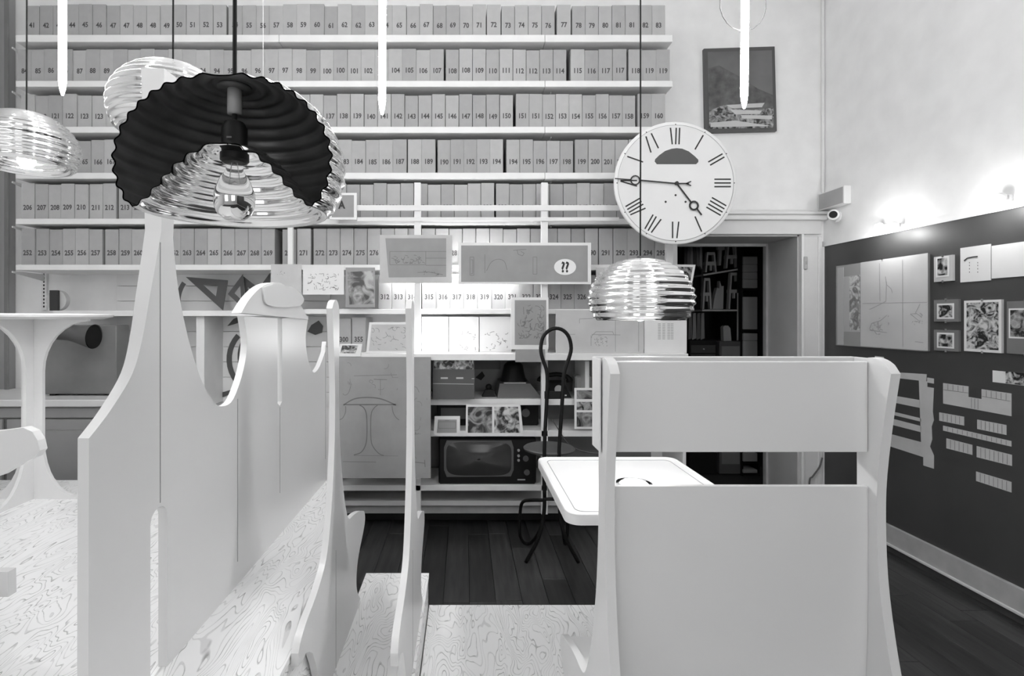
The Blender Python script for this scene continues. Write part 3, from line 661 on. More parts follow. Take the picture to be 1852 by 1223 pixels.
o = empty('desk_vice', 'small dark cast figure left of the bell-shaped object', 'figure', (c.x, 3.85, zt))
MB().hull([(c.x-.05, 3.82, zt), (c.x+.05, 3.82, zt), (c.x+.05, 3.9, zt), (c.x-.05, 3.9, zt)], [(c.x-.025, 3.84, zt+.05), (c.x+.03, 3.84, zt+.05), (c.x+.03, 3.88, zt+.05), (c.x-.025, 3.88, zt+.05)]).build('foot', 'black', o)
MB().sphere((c.x, 3.86, zt+.068), .024, n=14).build('head', 'black', o, True)
o = MB().slab([(860, 683), (872, 672), (877, 680), (870, 688)], 4.12, .008).build('dark_emblem', 'black', loc=front(868, 688, 4.12)); tag(o, 'small dark diamond emblem hung on the cabinet back', 'emblem')
o = MB().slab(R(858, 645, 905, 668), 4.11, .006).build('dark_card', 'dgrey', loc=front(880, 668, 4.11)); tag(o, 'dark card fixed high on the cabinet back', 'card')
z2 = front(0, 779, YC).z
o = empty('tape_deck', 'black boxy equipment on the middle cabinet shelf behind the prints', 'equipment', (front(830, 0, 3.9).x, 3.9, z2))
a, b = front(790, 0, 3.85), front(865, 0, 3.85); MB().box(a.x, b.x, 3.85, 4.1, z2, z2+.17, .01).build('body', 'black', o); MB().box(a.x+.03, b.x-.03, 3.845, 3.85, z2+.05, z2+.13).build('front_plate', 'dgrey', o)
o = empty('projector', 'black boxy equipment at right end of the middle cabinet shelf', 'equipment', (front(955, 0, 3.9).x, 3.9, z2))
a, b = front(925, 0, 3.85), front(974, 0, 3.85); MB().box(a.x, b.x, 3.85, 4.1, z2, z2+.2, .01).build('body', 'black', o); MB().tube([(a.x+.1, 3.85, z2+.1), (a.x+.1, 3.81, z2+.1)], .03, 16).build('lens', 'dgrey', o)
# television
z3 = front(0, 878, YC).z
tv = empty('television', 'old black television set on the lowest cabinet shelf', 'television', (front(883, 878, 3.7).x, 3.85, z3))
a, b = front(793, 792, 3.7), front(970, 877.5, 3.7)
MB().box(a.x, b.x, 3.7, 4.1, z3, a.z, .012).build('body', 'black', tv)
s_ = [(808, 797), (925, 797), (929, 810), (929, 850), (924, 862), (808, 863), (803, 850), (803, 810)]
MB().slab(s_, 3.692, .008).build('bezel', 'dgrey', tv)
b_ = MB(); NA = 48
def scr(k, a):                                    # bulging rounded-rectangle tube face
    c_, s__ = math.cos(a), math.sin(a)
    return front(866+59*k*math.copysign(abs(c_)**.4, c_), 830+30.5*k*math.copysign(abs(s__)**.4, s__), 3.691)-Vector((0, .02*(1-k*k), 0))
ks = (1, .9, .78, .64, .5, .36, .2, .04)
for k0, k1 in zip(ks, ks[1:]):
    for i in range(NA): b_.quad([scr(k0, i*math.tau/NA), scr(k0, (i+1)*math.tau/NA), scr(k1, (i+1)*math.tau/NA), scr(k1, i*math.tau/NA)])
bmesh.ops.remove_doubles(b_.bm, verts=b_.bm.verts, dist=.0003); b_.build('screen', 'screen', tv, True)
for px, py, r in ((938, 815, .009), (938, 825, .009), (938, 833, .009), (951, 830, .02), (953, 855, .02)):
    c = front(px, py, 3.69); MB().lathe([(.001, 0), (r, 0), (r, .012), (.001, .012)], (c.x, 3.688, c.z), 16, 'y').build('knob', 'grey' if r < .01 else 'dgrey', tv)
fbox(936, 867, 950, 869, 3.697, .003, 0).build('maker_plate', 'grey', tv)
for px in (812, 950):
    a = front(px, 0, 3.75); MB().box(a.x-.02, a.x+.02, 3.74, 3.9, z3-.0005, z3+.004).build('foot', 'dgrey', tv)
# glowing globe lamp on the ledge
zl = front(0, 640, 3.58).z; c = front(781, 614, 3.64)
gl = empty('globe_lamp', 'small glowing white globe lamp in front of the lit sketches', 'lamp', (c.x, 3.66, zl))
MB().sphere((c.x, 3.66, c.z), .066).build('globe', 'desk', gl, True)
MB().lathe([(.001, 0), (.035, 0), (.035, .008), (.012, .014), (.012, c.z-.06-zl), (.001, c.z-.06-zl)], (c.x, 3.66, zl), 20).build('base', 'white2', gl)

a, b = front(705, 498, 3.735), front(925, 498, 3.735)
sl = empty('strip_light', 'hidden strip light glowing behind the hanging drawing boards', 'light', a)
MB().tube([a, b], .009, 10).build('lit_tube', 'strip', sl)
for q in (a, b): MB().tube([q, q+Vector((.03 if q is b else -.03, 0, 0))], .012, 10).build('end_cap', 'white2', sl)
# ---------------------------------------------------------------- tall stool with loop back
st = empty('loop_back_stool', 'black tubular stool with round seat and tall looped back', 'stool', (front(995, 1000, 3.4).x, 3.4, 0))
YS = 3.32
def fp(px, py, Y=YS): return tuple(front(px, py, Y))
lo = [fp(985, 900), fp(984, 860), fp(985, 800), fp(988, 740), fp(990, 690), fp(988, 668), fp(981, 648), fp(978, 630), fp(982, 610), fp(993, 598), fp(1006, 594), fp(1019, 598), fp(1029, 610), fp(1033, 630), fp(1029, 648), fp(1022, 668), fp(1019, 690), fp(1016, 740), fp(1012, 800), fp(1010, 860), fp(1012, 905)]
MB().tube(spline(lo, 3), .012, 10).build('back_loop', 'black', st, True)
MB().tube(spline([fp(985, 899), fp(983, 935), fp(973, 975), fp(951, 1017, 3.335)], 5), .012, 10).build('leg', 'black', st, True)
MB().tube(spline([fp(1012, 904), fp(1014, 940), fp(1024, 975), fp(1046, 1017, 3.335)], 5), .012, 10).build('leg', 'black', st, True)
for s0 in (0, 1):
    q = [fp(985, 905), fp(960, 905, 3.4), fp(946, 908, 3.5), fp(941, 925, 3.56), fp(941, 970, 3.585), fp(955, 984, 3.60), fp(972, 968, 3.5), fp(984, 935, 3.36)] if s0 == 0 else [fp(1012, 905), fp(1022, 907, 3.45), fp(1026, 925, 3.56), fp(1026, 965, 3.585), fp(1022, 984, 3.60), fp(1018, 960, 3.45), fp(1014, 935, 3.34)]
    MB().tube(spline(q, 4), .011, 8).build('leg_loop', 'black', st, True)
MB().tube([fp(985, 903), fp(1012, 903)], .011, 8).build('crossbar', 'black', st)
sc = front(994, 815, 3.46)
MB().lathe([(.001, -.012), (.13, -.012), (.165, 0), (.17, .012), (.16, .02), (.1, .016), (.001, .014)], (sc.x, 3.48, sc.z), 40).build('seat', 'dgrey', st, .7)
MB().box(sc.x-.1, sc.x+.1, 3.315, 3.34, sc.z-.03, sc.z-.012).build('seat_bracket', 'black', st)
fbox(985, 708, 1018, 722, YS+.005, .012).build('back_plate', 'black', st)
tag(MB().tube(spline([front(998, 758, 3.66), front(1012, 780, 3.66), front(1030, 805, 3.66), front(1060, 818, 3.66), front(1100, 824, 3.66), front(1130, 850, 3.68), front(1140, 925, 3.7)], 5), .004, 6).build('power_cable', 'dgrey', loc=front(998, 758, 3.66)), 'thin dark cable drooping across the cabinet behind the stool', 'cable')

# ---------------------------------------------------------------- clock
CY_ = 3.45; cc = front(1222, 331, CY_); R_ = 111*CY_/F
ck = empty('wall_clock', 'large round white clock dial with roman numerals', 'clock', (cc.x, CY_, cc.z-R_))
MB().lathe([(.001, 0), (R_*.93, 0), (R_*.935, -.001), (R_*.94, 0), (R_*.985, 0), (R_, .004), (R_, .018), (.001, .018)], (cc.x, CY_, cc.z), 72, 'y').build('dial', 'dial', ck, .5)
MB().tube([(cc.x+R_*.945*math.cos(i*math.tau/72), CY_-.0006, cc.z+R_*.945*math.sin(i*math.tau/72)) for i in range(72)], .001, 4, True).build('minute_ring', 'line', ck)
cp = lambda a, r, t=0: (1222+111*(r*math.sin(a)+t*math.cos(a)), 331-111*(r*math.cos(a)-t*math.sin(a)))
NUM = {12: [(-.085, -.055, 1), (.01, 0, 0), (.065, .055, 0)], 1: [(0, 0, 0)], 2: [(-.03, -.03, 0), (.03, .03, 0)], 3: [(-.06, -.06, 0), (0, 0, 0), (.06, .06, 0)], 4: [(-.09, -.09, 0), (-.03, -.03, 0), (.03, .03, 0), (.09, .09, 0)],
       5: [(.0, .03, 0)], 6: [(-.05, -.02, 0), (.05, .05, 0)], 7: [(-.09, -.06, 0), (.0, .0, 0), (.06, .06, 0)], 8: [(-.11, -.08, 0), (-.035, -.035, 0), (.02, .02, 0), (.075, .075, 0)], 9: [(-.05, .03, 0), (.04, .04, 0)], 10: [(.03, -.02, 0)], 11: [(-.04, -.1, 0), (.06, .04, 0)]}
for h, bars in NUM.items():
    b = MB(); a = math.radians(h*30)
    for t0, t1, _ in bars: b.ribbon([cp(a, .63, t1 if h in (12, 11) else t0), cp(a, .9, t0 if h in (12, 11) else t1)], lambda x, y: front(x, y, CY_-.0008), 2.6)
    b.ribbon([cp(a, .955, -.008), cp(a, .955, .008)], lambda x, y: front(x, y, CY_-.0008), 2)
    b.build('numeral', 'ink2', ck)
MB().slab([(1184, 292), (1185, 288), (1192, 281), (1203, 273), (1215, 269), (1224, 268), (1234, 269), (1246, 274), (1257, 283), (1263, 289), (1263, 293), (1259, 297), (1188, 297)], CY_-.0012, .001).build('arched_window', 'dgrey', ck)
b = MB()
for x, y in ((1204, 365), (1222, 353), (1240, 365)):
    q = front(x, y, CY_-.002); b.lathe([(.001, 0), (.007, 0), (.007, .0012), (.001, .0012)], (q.x, CY_-.0014, q.z), 10, 'y')
b.build('winding_holes', 'ink2', ck)
mh = MB(); f1 = lambda x, y: front(x, y, CY_-.012)
mh.ribbon([(1246, 332), (1223, 332), (1157, 326)], f1, 2.6).ribbon([(1141, 325), (1112, 323)], f1, 2).ribbon([(1250, 336), (1241, 332), (1250, 328)], f1, 2)
mh.ribbon([(1149+8*math.cos(i*.35), 326+8*math.sin(i*.35)) for i in range(19)], f1, 2.6)
mh.build('minute_hand', 'ink2', ck)
hh_ = MB(); f2 = lambda x, y: front(x, y, CY_-.008)
hh_.ribbon([(1224, 332), (1250, 366)], f2, 3).ribbon([(1260, 377), (1269, 389)], f2, 3).ribbon([(1255+7.5*math.cos(i*.35), 372+7.5*math.sin(i*.35)) for i in range(19)], f2, 3.6)
hh_.build('hour_hand', 'ink2', ck)
q = front(1223, 332, CY_); MB().tube([(q.x, CY_, q.z), (q.x, CY_-.015, q.z)], .012, 12).build('arbor', 'ink2', ck)
q = front(1180, 318, YF-.03); MB().tube([(q.x, CY_+.018, q.z), (q.x, YF-.029, q.z)], .008, 8).build('mounting_rod', 'grey', ck)

# ---------------------------------------------------------------- framed picture on the back wall
pf = empty('framed_picture', 'dark framed picture of a white house below a mountain', 'picture', front(1338, 238, YW-.02))
MB().slab([(1273, 88), (1401, 84), (1405, 237), (1276, 240)], YW-.03, .028).build('frame', 'dgrey', pf)
MB().slab([(1280, 94), (1396, 91), (1399, 231), (1282, 233)], YW-.032, .0018).build('print', plain('picture_sky', .13, .5, var=.4, scale=2), pf)
MB().slab([(1281, 124), (1300, 118), (1318, 128), (1340, 140), (1370, 160), (1398, 172), (1399, 231), (1282, 233)], YW-.0325, .0004).build('printed_mountain', plain('picture_mountain', .09, .5, var=.5, scale=14), pf)
MB().slab([(1283, 200), (1310, 190), (1350, 200), (1399, 195), (1399, 231), (1282, 233)], YW-.033, .0004).build('printed_wood', PH[1], pf)
for q in ([(1313, 190), (1383, 186), (1378, 194), (1325, 196)], [(1320, 198), (1378, 200), (1374, 206), (1330, 207)], [(1340, 208), (1396, 209), (1396, 216), (1342, 214)], [(1285, 222), (1330, 218), (1396, 228), (1285, 230)]):
    MB().slab(q, YW-.0336, .0004).build('printed_house', 'lpaper', pf)

# ---------------------------------------------------------------- right wall displays
def rsheet(name, label, cat, pts, off, th, mat, inner=(), lines=(), lw=.8, group=None, lmat='line', clips=False):
    x = sum(p[0] for p in pts)/len(pts); yb = max(p[1] for p in pts)
    t = empty(name, label, cat, rwall(x, yb, off), group)
    b0 = MB().rslab(pts, off, th).build('mount', mat, t)
    for k, (ip, im) in enumerate(inner): MB().rslab(ip, off+th, .0014+.0006*k).build('print', im, t)
    if lines:
        b = MB()
        for l in lines: b.ribbon(l, lambda px, py: rwall(px, py, off+th+.004), lw)
        b.build('drawing', lmat, t)['kind'] = 'stuff'
    if clips:
        for k in (0, 2):
            (x0, y0), (x1, y1) = (pts[0], pts[1]) if k == 0 else (pts[2], pts[3])
            q = rwall((x0+x1)/2, (y0+y1)/2, off); MB().box(q.x-th-.004, q.x+.0, q.y-.006, q.y+.006, q.z-.007, q.z+.007).build('clip', 'chrome', t)
    return t
def rr(x0, x1, zt_px, zb_px):                     # wall-aligned rectangle; heights read at x0
    A, B = rwall(x0, zt_px), rwall(x0, zb_px); Y1 = F*XR/(x1-VX)
    return [(x0, zt_px), (x1, VY-(A.z-H)*F/Y1), (x1, VY-(B.z-H)*F/Y1), (x0, zb_px)]
OW = .0125
def inset(x0, x1, zt_, zb_, ref):                # rectangle whose heights are given at px column ref
    Y = F*XR/(ref-VX); a, b = H-(zt_-VY)*Y/F, H-(zb_-VY)*Y/F
    f = lambda x, z: (x, VY-(z-H)*(x-VX)/XR)
    return [f(x0, a), f(x1, a), f(x1, b), f(x0, b)]
fr = rsheet('large_clip_frame', 'large frameless glazed panel of drawings on the dark wall', 'picture', inset(1520, 1686, 482, 624, 1520), OW, .012, 'mgrey',
   [(inset(1563, 1685.5, 475, 626, 1563), 'lpaper'), (inset(1521, 1562, 500, 600, 1540), 'grey'), (inset(1543, 1562, 499, 597, 1552), PH[0]), (inset(1521, 1532, 484, 623, 1526), 'grey')],
   [[(1609, 500), (1611, 515), (1619, 522), (1622, 530)], [(1580, 560), (1595, 553), (1610, 545), (1611, 510)], [(1580, 595), (1584, 585), (1600, 580), (1612, 570)], [(1580, 597), (1612, 602)], [(1596, 582), (1596, 598)], [(1567, 549), (1685, 547)], [(1598, 476), (1599, 545)], [(1640, 470), (1641, 628)], [(1672, 550), (1664, 566), (1676, 574)], [(1656, 569), (1672, 582)], [(1663, 618), (1678, 620)]]
   +jig(1655, 565, 1677, 588, 8, 20)+jig(1580, 570, 1615, 605, 8, 21), 1.1, lmat='line2', clips=True)
MB().rslab(inset(1519.5, 1686.5, 481.5, 624.5, 1520), OW+.0175, .002).build('glass', 'clip', fr)
def clipf(label, x0, x1, y0, y1, ref, m1, ix0, ix1, iy0, iy1, ph, white=True):
    t = rsheet('clip_frame', label, 'picture', inset(x0, x1, y0, y1, ref), OW, .014, m1, ([(inset(ix0-3, ix1+3, iy0-3, iy1+3, ref), 'paper')] if white else [])+[(inset(ix0, ix1, iy0, iy1, ref), ph)], group='clip frames on the dark wall', clips=True)
clipf('small upright clip frame with dark photo, beside the large glazed panel', 1697, 1731, 463, 509, 1714, 'lpaper', 1704, 1722, 467, 498, PH[0])
clipf('small clip frame on the dark wall, upper of the stacked pair', 1697, 1742, 542, 582, 1720, 'mgrey', 1706, 1731, 552, 574, PH[3])
clipf('small clip frame on the dark wall, lower of the stacked pair', 1697, 1742, 597, 635, 1720, 'mgrey', 1706, 1731, 605, 627, PH[0])
clipf('large poster of a crowded collage in a clip frame', 1752, 1820, 543, 637, 1786, 'paper', 1757, 1815, 547, 632, PH[3], False)
clipf('clip frame with photo cut off by the right edge of the picture', 1830, 1900, 545, 640, 1840, 'mgrey', 1837, 1892, 561, 609, PH[1])
rsheet('white_sheet', 'white sheet with an arched ink drawing, upper right', 'drawing', inset(1742, 1797, 449, 511, 1742), OW, .004, 'paper', (), [[(1750, 472), (1756, 467), (1766, 465), (1775, 464)]], 2.2, 'white sheets on the dark wall', 'ink2')
b = MB()
for x in (1759, 1774):
    for y in (474, 479, 485, 491): b.ribbon([(x, y), (x, y+2.5)], lambda px, py: rwall(px, py, OW+.005), 1.3)
b.build('dotted_lines', 'line', [o for o in COL.objects if o.name.startswith('white_sheet')][-1])
rsheet('white_sheet', 'blank white sheet cut off by the right edge of the picture', 'drawing', inset(1799, 1885, 445, 504, 1799), OW, .004, 'paper', group='white sheets on the dark wall')
rsheet('photo_strip', 'white paper strip with a dark photo at the right edge', 'photograph', inset(1800, 1900, 670, 691, 1800), OW, .002, 'paper', [(inset(1824, 1895, 672, 693, 1824), PH[3])])
PCUT = 'grey paper plan cut-outs on the dark wall'
pl = empty('paper_plan', 'large grey comb-shaped paper floor plan beside the chair back', 'paper plan', rwall(1650, 850, OW), PCUT)
b = MB()
for q in ([(1600, 672), (1680, 677), (1679, 690), (1600, 681)], [(1600, 681), (1618, 684), (1611, 806), (1600, 803)], [(1616, 715), (1668, 724), (1668, 738), (1614, 727)], [(1612, 743), (1670, 757), (1670, 763), (1612, 749)], [(1612, 756), (1670, 771), (1670, 782), (1611, 767)], [(1610, 784), (1670, 800), (1674, 827), (1609, 806)],
          [(1667, 687), (1681, 689), (1681, 694), (1692, 696), (1692, 683), (1681, 682), (1681, 700), (1693, 702), (1691, 745), (1693, 760), (1689, 772), (1690, 795), (1686, 808), (1693, 824), (1691, 848), (1674, 842), (1674, 827), (1670, 800)]):
    if len(q) > 6: q = [(1666, 688), (1681, 690), (1681, 700), (1693, 702), (1691, 745), (1693, 760), (1689, 772), (1690, 795), (1686, 808), (1693, 824), (1693, 848), (1674, 842), (1674, 827), (1670, 800)]
    b.rslab(q, OW, .0022)
b.build('cut_paper', 'lpaper', pl)
MB().rslab([(1681, 683), (1693, 685), (1693, 694), (1681, 692)], OW, .0022).build('cut_paper', 'lpaper', pl)
def cut(label, pts, div):
    t = empty('paper_plan', label, 'paper plan', rwall(pts[0][0], pts[-1][1], OW), PCUT)
    s_ = MB().rslab(pts, OW, .0022).build('cut_paper', 'lpaper', t)
    b = MB()
    for q in div: b.ribbon(q, lambda px, py: rwall(px, py, OW+.0032), .8)
    b.build('printed_grid', 'line', s_)
def grid(x0, x1, yt0, yt1, yb0, yb1, n): return [[(x0+(x1-x0)*i/n, yt0+(yt1-yt0)*i/n+1), (x0+(x1-x0)*i/n, yb0+(yb1-yb0)*i/n-1)] for i in range(1, n)]
cut('stepped grey paper plan with two raised ends', [(1710, 693), (1756, 699), (1756, 718), (1780, 722), (1780, 704), (1834, 712), (1834, 753), (1710, 730)], grid(1710, 1756, 693, 699, 705, 711, 5)+grid(1780, 1834, 704, 712, 718, 726, 6)+grid(1756, 1780, 718, 722, 738, 743, 4)+[[(1711, 705), (1756, 711)], [(1781, 717), (1833, 726)]])
cut('short grey paper strip, left one under the stepped plan', [(1703, 746), (1748, 754), (1748, 770), (1703, 761)], grid(1703, 1748, 746, 754, 761, 770, 6))
cut('short grey paper strip, right one under the stepped plan', [(1772, 759), (1825, 769), (1825, 787), (1772, 776)], grid(1772, 1825, 759, 769, 776, 787, 7))
cut('long thin grey paper strip across the middle of the cut-outs', [(1710, 770), (1834, 798), (1834, 808), (1710, 779)], grid(1710, 1834, 770, 798, 779, 808, 14))
cut('short grey paper strip, left one below the long thin strip', [(1716, 793), (1763, 805), (1763, 823), (1716, 811)], grid(1716, 1763, 793, 805, 811, 823, 6))
cut('short grey paper strip, right one below the long thin strip', [(1771, 807), (1835, 823), (1835, 843), (1771, 827)], grid(1771, 1835, 807, 823, 827, 843, 8))
cut('lowest short grey paper strip on the dark wall', [(1770, 853), (1834, 872), (1834, 891), (1770, 870)], grid(1770, 1834, 853, 872, 870, 891, 8))
rsheet('paper_tab', 'small white paper tab peeping above the chair side', 'paper', [(1586, 644), (1602, 646), (1602, 660), (1586, 658)], OW, .002, 'paper')
# spotlights, camera, alarm box, switch
for px, py, lab in ((1603, 411, 'small round wall spotlight, left one of the close pair'), (1631, 409, 'small round wall spotlight, right one of the close pair'), (1826, 360, 'small round wall spotlight near the right edge of the picture')):
    q = rwall(px, py, 0); t = empty('spotlight', lab, 'spotlight', (XR-.02, q.y, q.z), 'wall spotlights above the dark panel')
    MB().box(XR-.02, XR-.0005, q.y-.02, q.y+.02, q.z-.02, q.z+.02, .004).build('base', 'white2', t)
    MB().lathe([(.001, -.024), (.018, -.022), (.028, 0), (.026, .02), (.014, .03), (.001, .032)], (XR-.05, q.y, q.z), 20).build('housing', 'white2', t, True)
    dy = -.0 if px == 1603 else 0
    MB().lathe([(.001, 0), (.018, 0), (.018, .003), (.001, .003)], (XR-.05, q.y, q.z-.029), 16).build('lit_lens', 'spot', t)
    L_ = D.lights.new('spot', 'POINT'); L_.energy = 1.3 if px != 1603 else .6; L_.shadow_soft_size = .03
    lo_ = D.objects.new('light', L_); COL.objects.link(lo_); lo_.parent = t; lo_.location = (-.13, -.01, -.05)
c = rwall(1503, 392, .0)
cm = empty('security_camera', 'white security camera in the corner below the alarm box', 'camera', (XR-.03, 3.97, c.z))
ca = rwall(1515, 392, 0)
MB().tube([(XR-.0005, ca.y, ca.z), (XR-.03, ca.y, ca.z)], .045, 20).build('mount', 'white2', cm, .6)
MB().tube([(XR-.045, ca.y-.03, ca.z), (XR-.075, ca.y-.07, ca.z-.004), (XR-.11, ca.y-.11, ca.z-.006)], [.032, .04, .038], 20).build('housing', 'white2', cm, .6)
MB().tube([(XR-.1095, ca.y-.1095, ca.z-.006), (XR-.118, ca.y-.119, ca.z-.0065)], .026, 20).build('lens', 'black', cm, .6)
ab = empty('alarm_box', 'pale rectangular junction box above the security camera', 'box', (XR-.05, 4.0, rwall(1510, 370).z))
za, zb_ = rwall(1540, 368).z, rwall(1540, 335).z
MB().box(XR-.055, XR-.0005, rwall(1540, 0).y, YW-.02, za, zb_, .003).build('body', 'white2', ab)
MB().box(XR-.058, XR-.055, rwall(1540, 0).y+.01, YW-.03, za+.008, zb_-.008, .0008).build('front_plate', 'grey', ab)
q = front(1455, 476, YW-.03)
sw = MB().box(q.x-.014, q.x+.014, YW-.05, YW-.0305, q.z-.05, q.z+.05, .004).box(q.x-.006, q.x+.006, YW-.055, YW-.05, q.z-.01, q.z+.012, .002).build('switch', 'base', loc=(q.x, YW-.03, q.z-.05)); tag(sw, 'small grey switch on the right door casing', 'switch')
tag(MB().tube(spline([front(1487, 828, YW-.06), front(1482, 845, YW-.06), front(1470, 862, YW-.05), front(1464, 872, YW-.05), front(1463, 930, YW-.05)], 5), .006, 6).build('power_cable', 'dgrey', loc=front(1487, 828, YW-.06)), 'dark cable hanging at the foot of the right door casing', 'cable')

# ---------------------------------------------------------------- storage room contents
YQ = 5.3
sr = empty('storage_rack', 'dark rack in the storage room carrying pale trestles', 'rack', front(1295, 800, YQ))
for q in ([(1272, 496), (1338, 485.3), (1338, 488.3), (1272, 499)], [(1270, 560), (1338, 560), (1338, 563), (1270, 563)]): MB().slab(q, YQ, .3).build('shelf_board', 'base', sr)
for px in (1270, 1336): MB().slab(R(px-1.5, 430, px+1.5, 612), YQ+.28, .02).build('post', 'dgrey', sr)
MB().slab([(1335, 530), (1339, 540), (1338, 616), (1334, 616)], YQ-.01, .02).build('pale_edge', 'lpaper', sr)
def aframe(label, cx, yt, yb, w0, w1, m='pale'):
    t = empty('trestle', label, 'trestle', front(cx, yb, YQ+.02), 'pale trestles in the storage room')
    for sgn in (-1, 1): MB().slab([(cx+sgn*w0-1.5, yt), (cx+sgn*w0+1.5, yt), (cx+sgn*w1+1.5, yb), (cx+sgn*w1-1.5, yb)], YQ+.02, .05).build('leg', m, t)
    ym = yt+(yb-yt)*.45; wm = w0+(w1-w0)*.45
    MB().slab(R(cx-wm-2, ym, cx+wm+2, ym+6), YQ+.015, .06).build('seat_rail', m, t); MB().slab(R(cx-w0-1, yt-2, cx+w0+1, yt+3), YQ+.015, .05).build('top_rail', m, t)
    MB().slab(R(cx-1.5, ym+6, cx+1.5, ym+16), YQ+.02, .03).build('peg', m, t)
aframe('pale trestle on the upper storage shelf, left', 1286, 458, 492.3, 6, 9); aframe('pale trestle on the upper storage shelf, right', 1324, 442, 485.2, 6, 10)
aframe('pale trestle on the lower storage shelf, left', 1279, 505, 559, 4, 7); aframe('pale trestle on the lower storage shelf, right', 1328, 495, 559, 5, 9)
o = MB().slab([(1299, 441), (1311, 441), (1311, 452), (1306, 453), (1304, 480), (1300, 480), (1301, 452), (1298, 451)], YQ+.02, .04).build('hanging_mallet', 'pale', loc=front(1304, 480, YQ)); tag(o, 'pale T-shaped tool hanging between the upper trestles', 'tool')
o = MB().slab([(1289, 559), (1293, 535), (1297, 520), (1301, 522), (1302, 508), (1305, 518), (1309, 517), (1308, 559)], YQ+.02, .06).build('toothed_board', 'pale', loc=front(1300, 559, YQ)); tag(o, 'pale toothed board standing on the lower storage shelf', 'board')
o = MB().slab([(1309, 617), (1308, 592), (1311, 589), (1317, 589), (1321, 594), (1323, 617)], YQ+.02, .06).build('rounded_board', 'pale', loc=front(1316, 617, YQ)); tag(o, 'small pale rounded board on the storage cabinet', 'board')
a, b = front(1297, 617, YQ), front(1336, 860, YQ)
o = empty('storage_cabinet', 'dark grey cabinet in the storage room below the racks', 'cabinet', ((a.x+b.x)/2, YQ+.2, 0))
MB().box(a.x, b.x, YQ-.05, YQ+.4, 0, a.z, .004).build('body', 'dgrey', o); MB().box(a.x+.02, b.x-.02, YQ-.056, YQ-.05, .1, a.z-.05).build('door', 'mgrey', o)
a, b = front(1243, 615, YQ), front(1292, 860, YQ)
o = empty('drawer_chest', 'black chest of drawers with small knobs in the storage room', 'chest', ((a.x+b.x)/2, YQ+.2, 0))
MB().box(a.x, b.x, YQ-.05, YQ+.4, 0, a.z, .004).build('body', 'black', o)
for k in range(5):
    z = a.z-.09-k*.09; d = MB().box(a.x+.015, b.x-.015, YQ-.058, YQ-.05, z-.04, z+.04, .002).build('drawer', 'dark', o)
    MB().sphere(((a.x+b.x)/2, YQ-.066, z), .009, n=10).build('knob', 'grey', d)
zb = 0
for k, (y0, y1, mm) in enumerate([(464, 478, 'pale'), (478.5, 492, 'pale'), (492.5, 505, 'pale'), (505.5, 521, 'pale'), (537, 596, 'pale'), (603, 616, 'pale'), (616.5, 653, 'pale'), (653.5, 700, 'pale'), (820, 835, 'pale'), (850, 856, 'pale')]):
    o = fbox(1344.5, y0, 1370, y1, YQ-.1, .3, .003).build('storage_carton', mm, loc=front(1357, y1, YQ-.1))
    tag(o, ('topmost pale carton in the storage column', 'second pale carton from top of the storage column', 'third pale carton from top of the storage column', 'fourth pale carton from top, above the dark gap', 'tall pale carton between the two dark gaps', 'flat pale carton just under the lower dark gap', 'pale carton second under the lower dark gap', 'lowest pale carton showing above the chair rail', 'pale carton seen through the slot of the chair back', 'flat pale box near floor of the storage room')[k], 'carton', 'cartons in the storage room')
o = empty('carton_rack', 'black upright rack holding the column of pale cartons', 'rack', front(1357, 860, YQ))
for px in (1343, 1373): MB().slab(R(px-1.2, 436, px+1.2, 900), YQ-.08, .3).build('post', 'black', o)
for y in (521.5, 597, 701, 836, 857): MB().slab(R(1343, y, 1372, y+3), YQ-.08, .3).build('shelf_board', 'black', o)
for k in range(6):
    px = 1238+k*5.5; o = MB().slab([(px, 438), (px+4, 438), (px+4.6, 478+5*(k % 3)), (px-.5, 480)], YQ+.05, .05).build('hanging_coat', ('dark', 'dgrey', 'mgrey')[k % 3], loc=front(px, 480, YQ)); tag(o, 'dark hanging strip at upper left of the storage doorway', 'fabric', 'dark strips hanging in the storage room')
for k in range(4):
    px = 1246+k*7.5; o = MB().slab([(px, 568), (px+5, 566), (px+6, 612), (px-1, 614.5)], YQ+.0, .08).build('folder', ('dgrey', 'mgrey')[k % 2], loc=front(px, 614, YQ)); tag(o, 'dark folder standing on the black chest of drawers', 'folder', 'folders on the chest of drawers')

# ---------------------------------------------------------------- far left: ledge, tools, sideboard
zg = front(0, 562, 3.85).z
lg = empty('tool_ledge', 'white wall ledge with boarded back carrying drawing instruments', 'shelf', front(330, 572, 3.9))
a, b = front(95, 562, 3.8), front(535, 572, 3.8); MB().box(a.x, b.x, 3.8, YW-.012, b.z, a.z, .002).build('shelf_board', 'shelf', lg)
a = front(212, 0, 4.155); b = front(598, 0, 4.155); zz = front(0, 490, 4.155).z
k = 0
while zz > .9:
    MB().box(a.x if zz > 1.2 else -2.26, b.x, 4.15, YW-.0005, zz-.118, zz-.0015, .001).build('back_board', 'white2', lg); zz -= .12
for px in (362, 500):
    q = front(px, 0, 3.85); MB().box(q.x-.03, q.x+.03, 3.85, 4.149, .9, front(0, 572, 3.8).z-.001, .002).build('divider', 'shelf', lg)
def inst(name, label, mat, b, loc, cat='drafting tool', smooth=False):
    return tag(b.build(name, mat, loc=loc, smooth=smooth), label, cat, 'dark drafting tools')
def tri(name, label, pts, Y, hole):
    t = empty(name, label, 'set square', front(pts[2][0], max(p[1] for p in pts), Y), 'dark drafting tools')
    b = MB(); cx = sum(p[0] for p in pts)/3; cy = sum(p[1] for p in pts)/3
    ins = [(cx+(x-cx)*hole, cy+(y-cy)*hole) for x, y in pts]
    for i in range(3):
        j = (i+1) % 3; b.slab([pts[i], pts[j], ins[j], ins[i]], Y, .006)
    b.build('blade', 'dgrey', t)
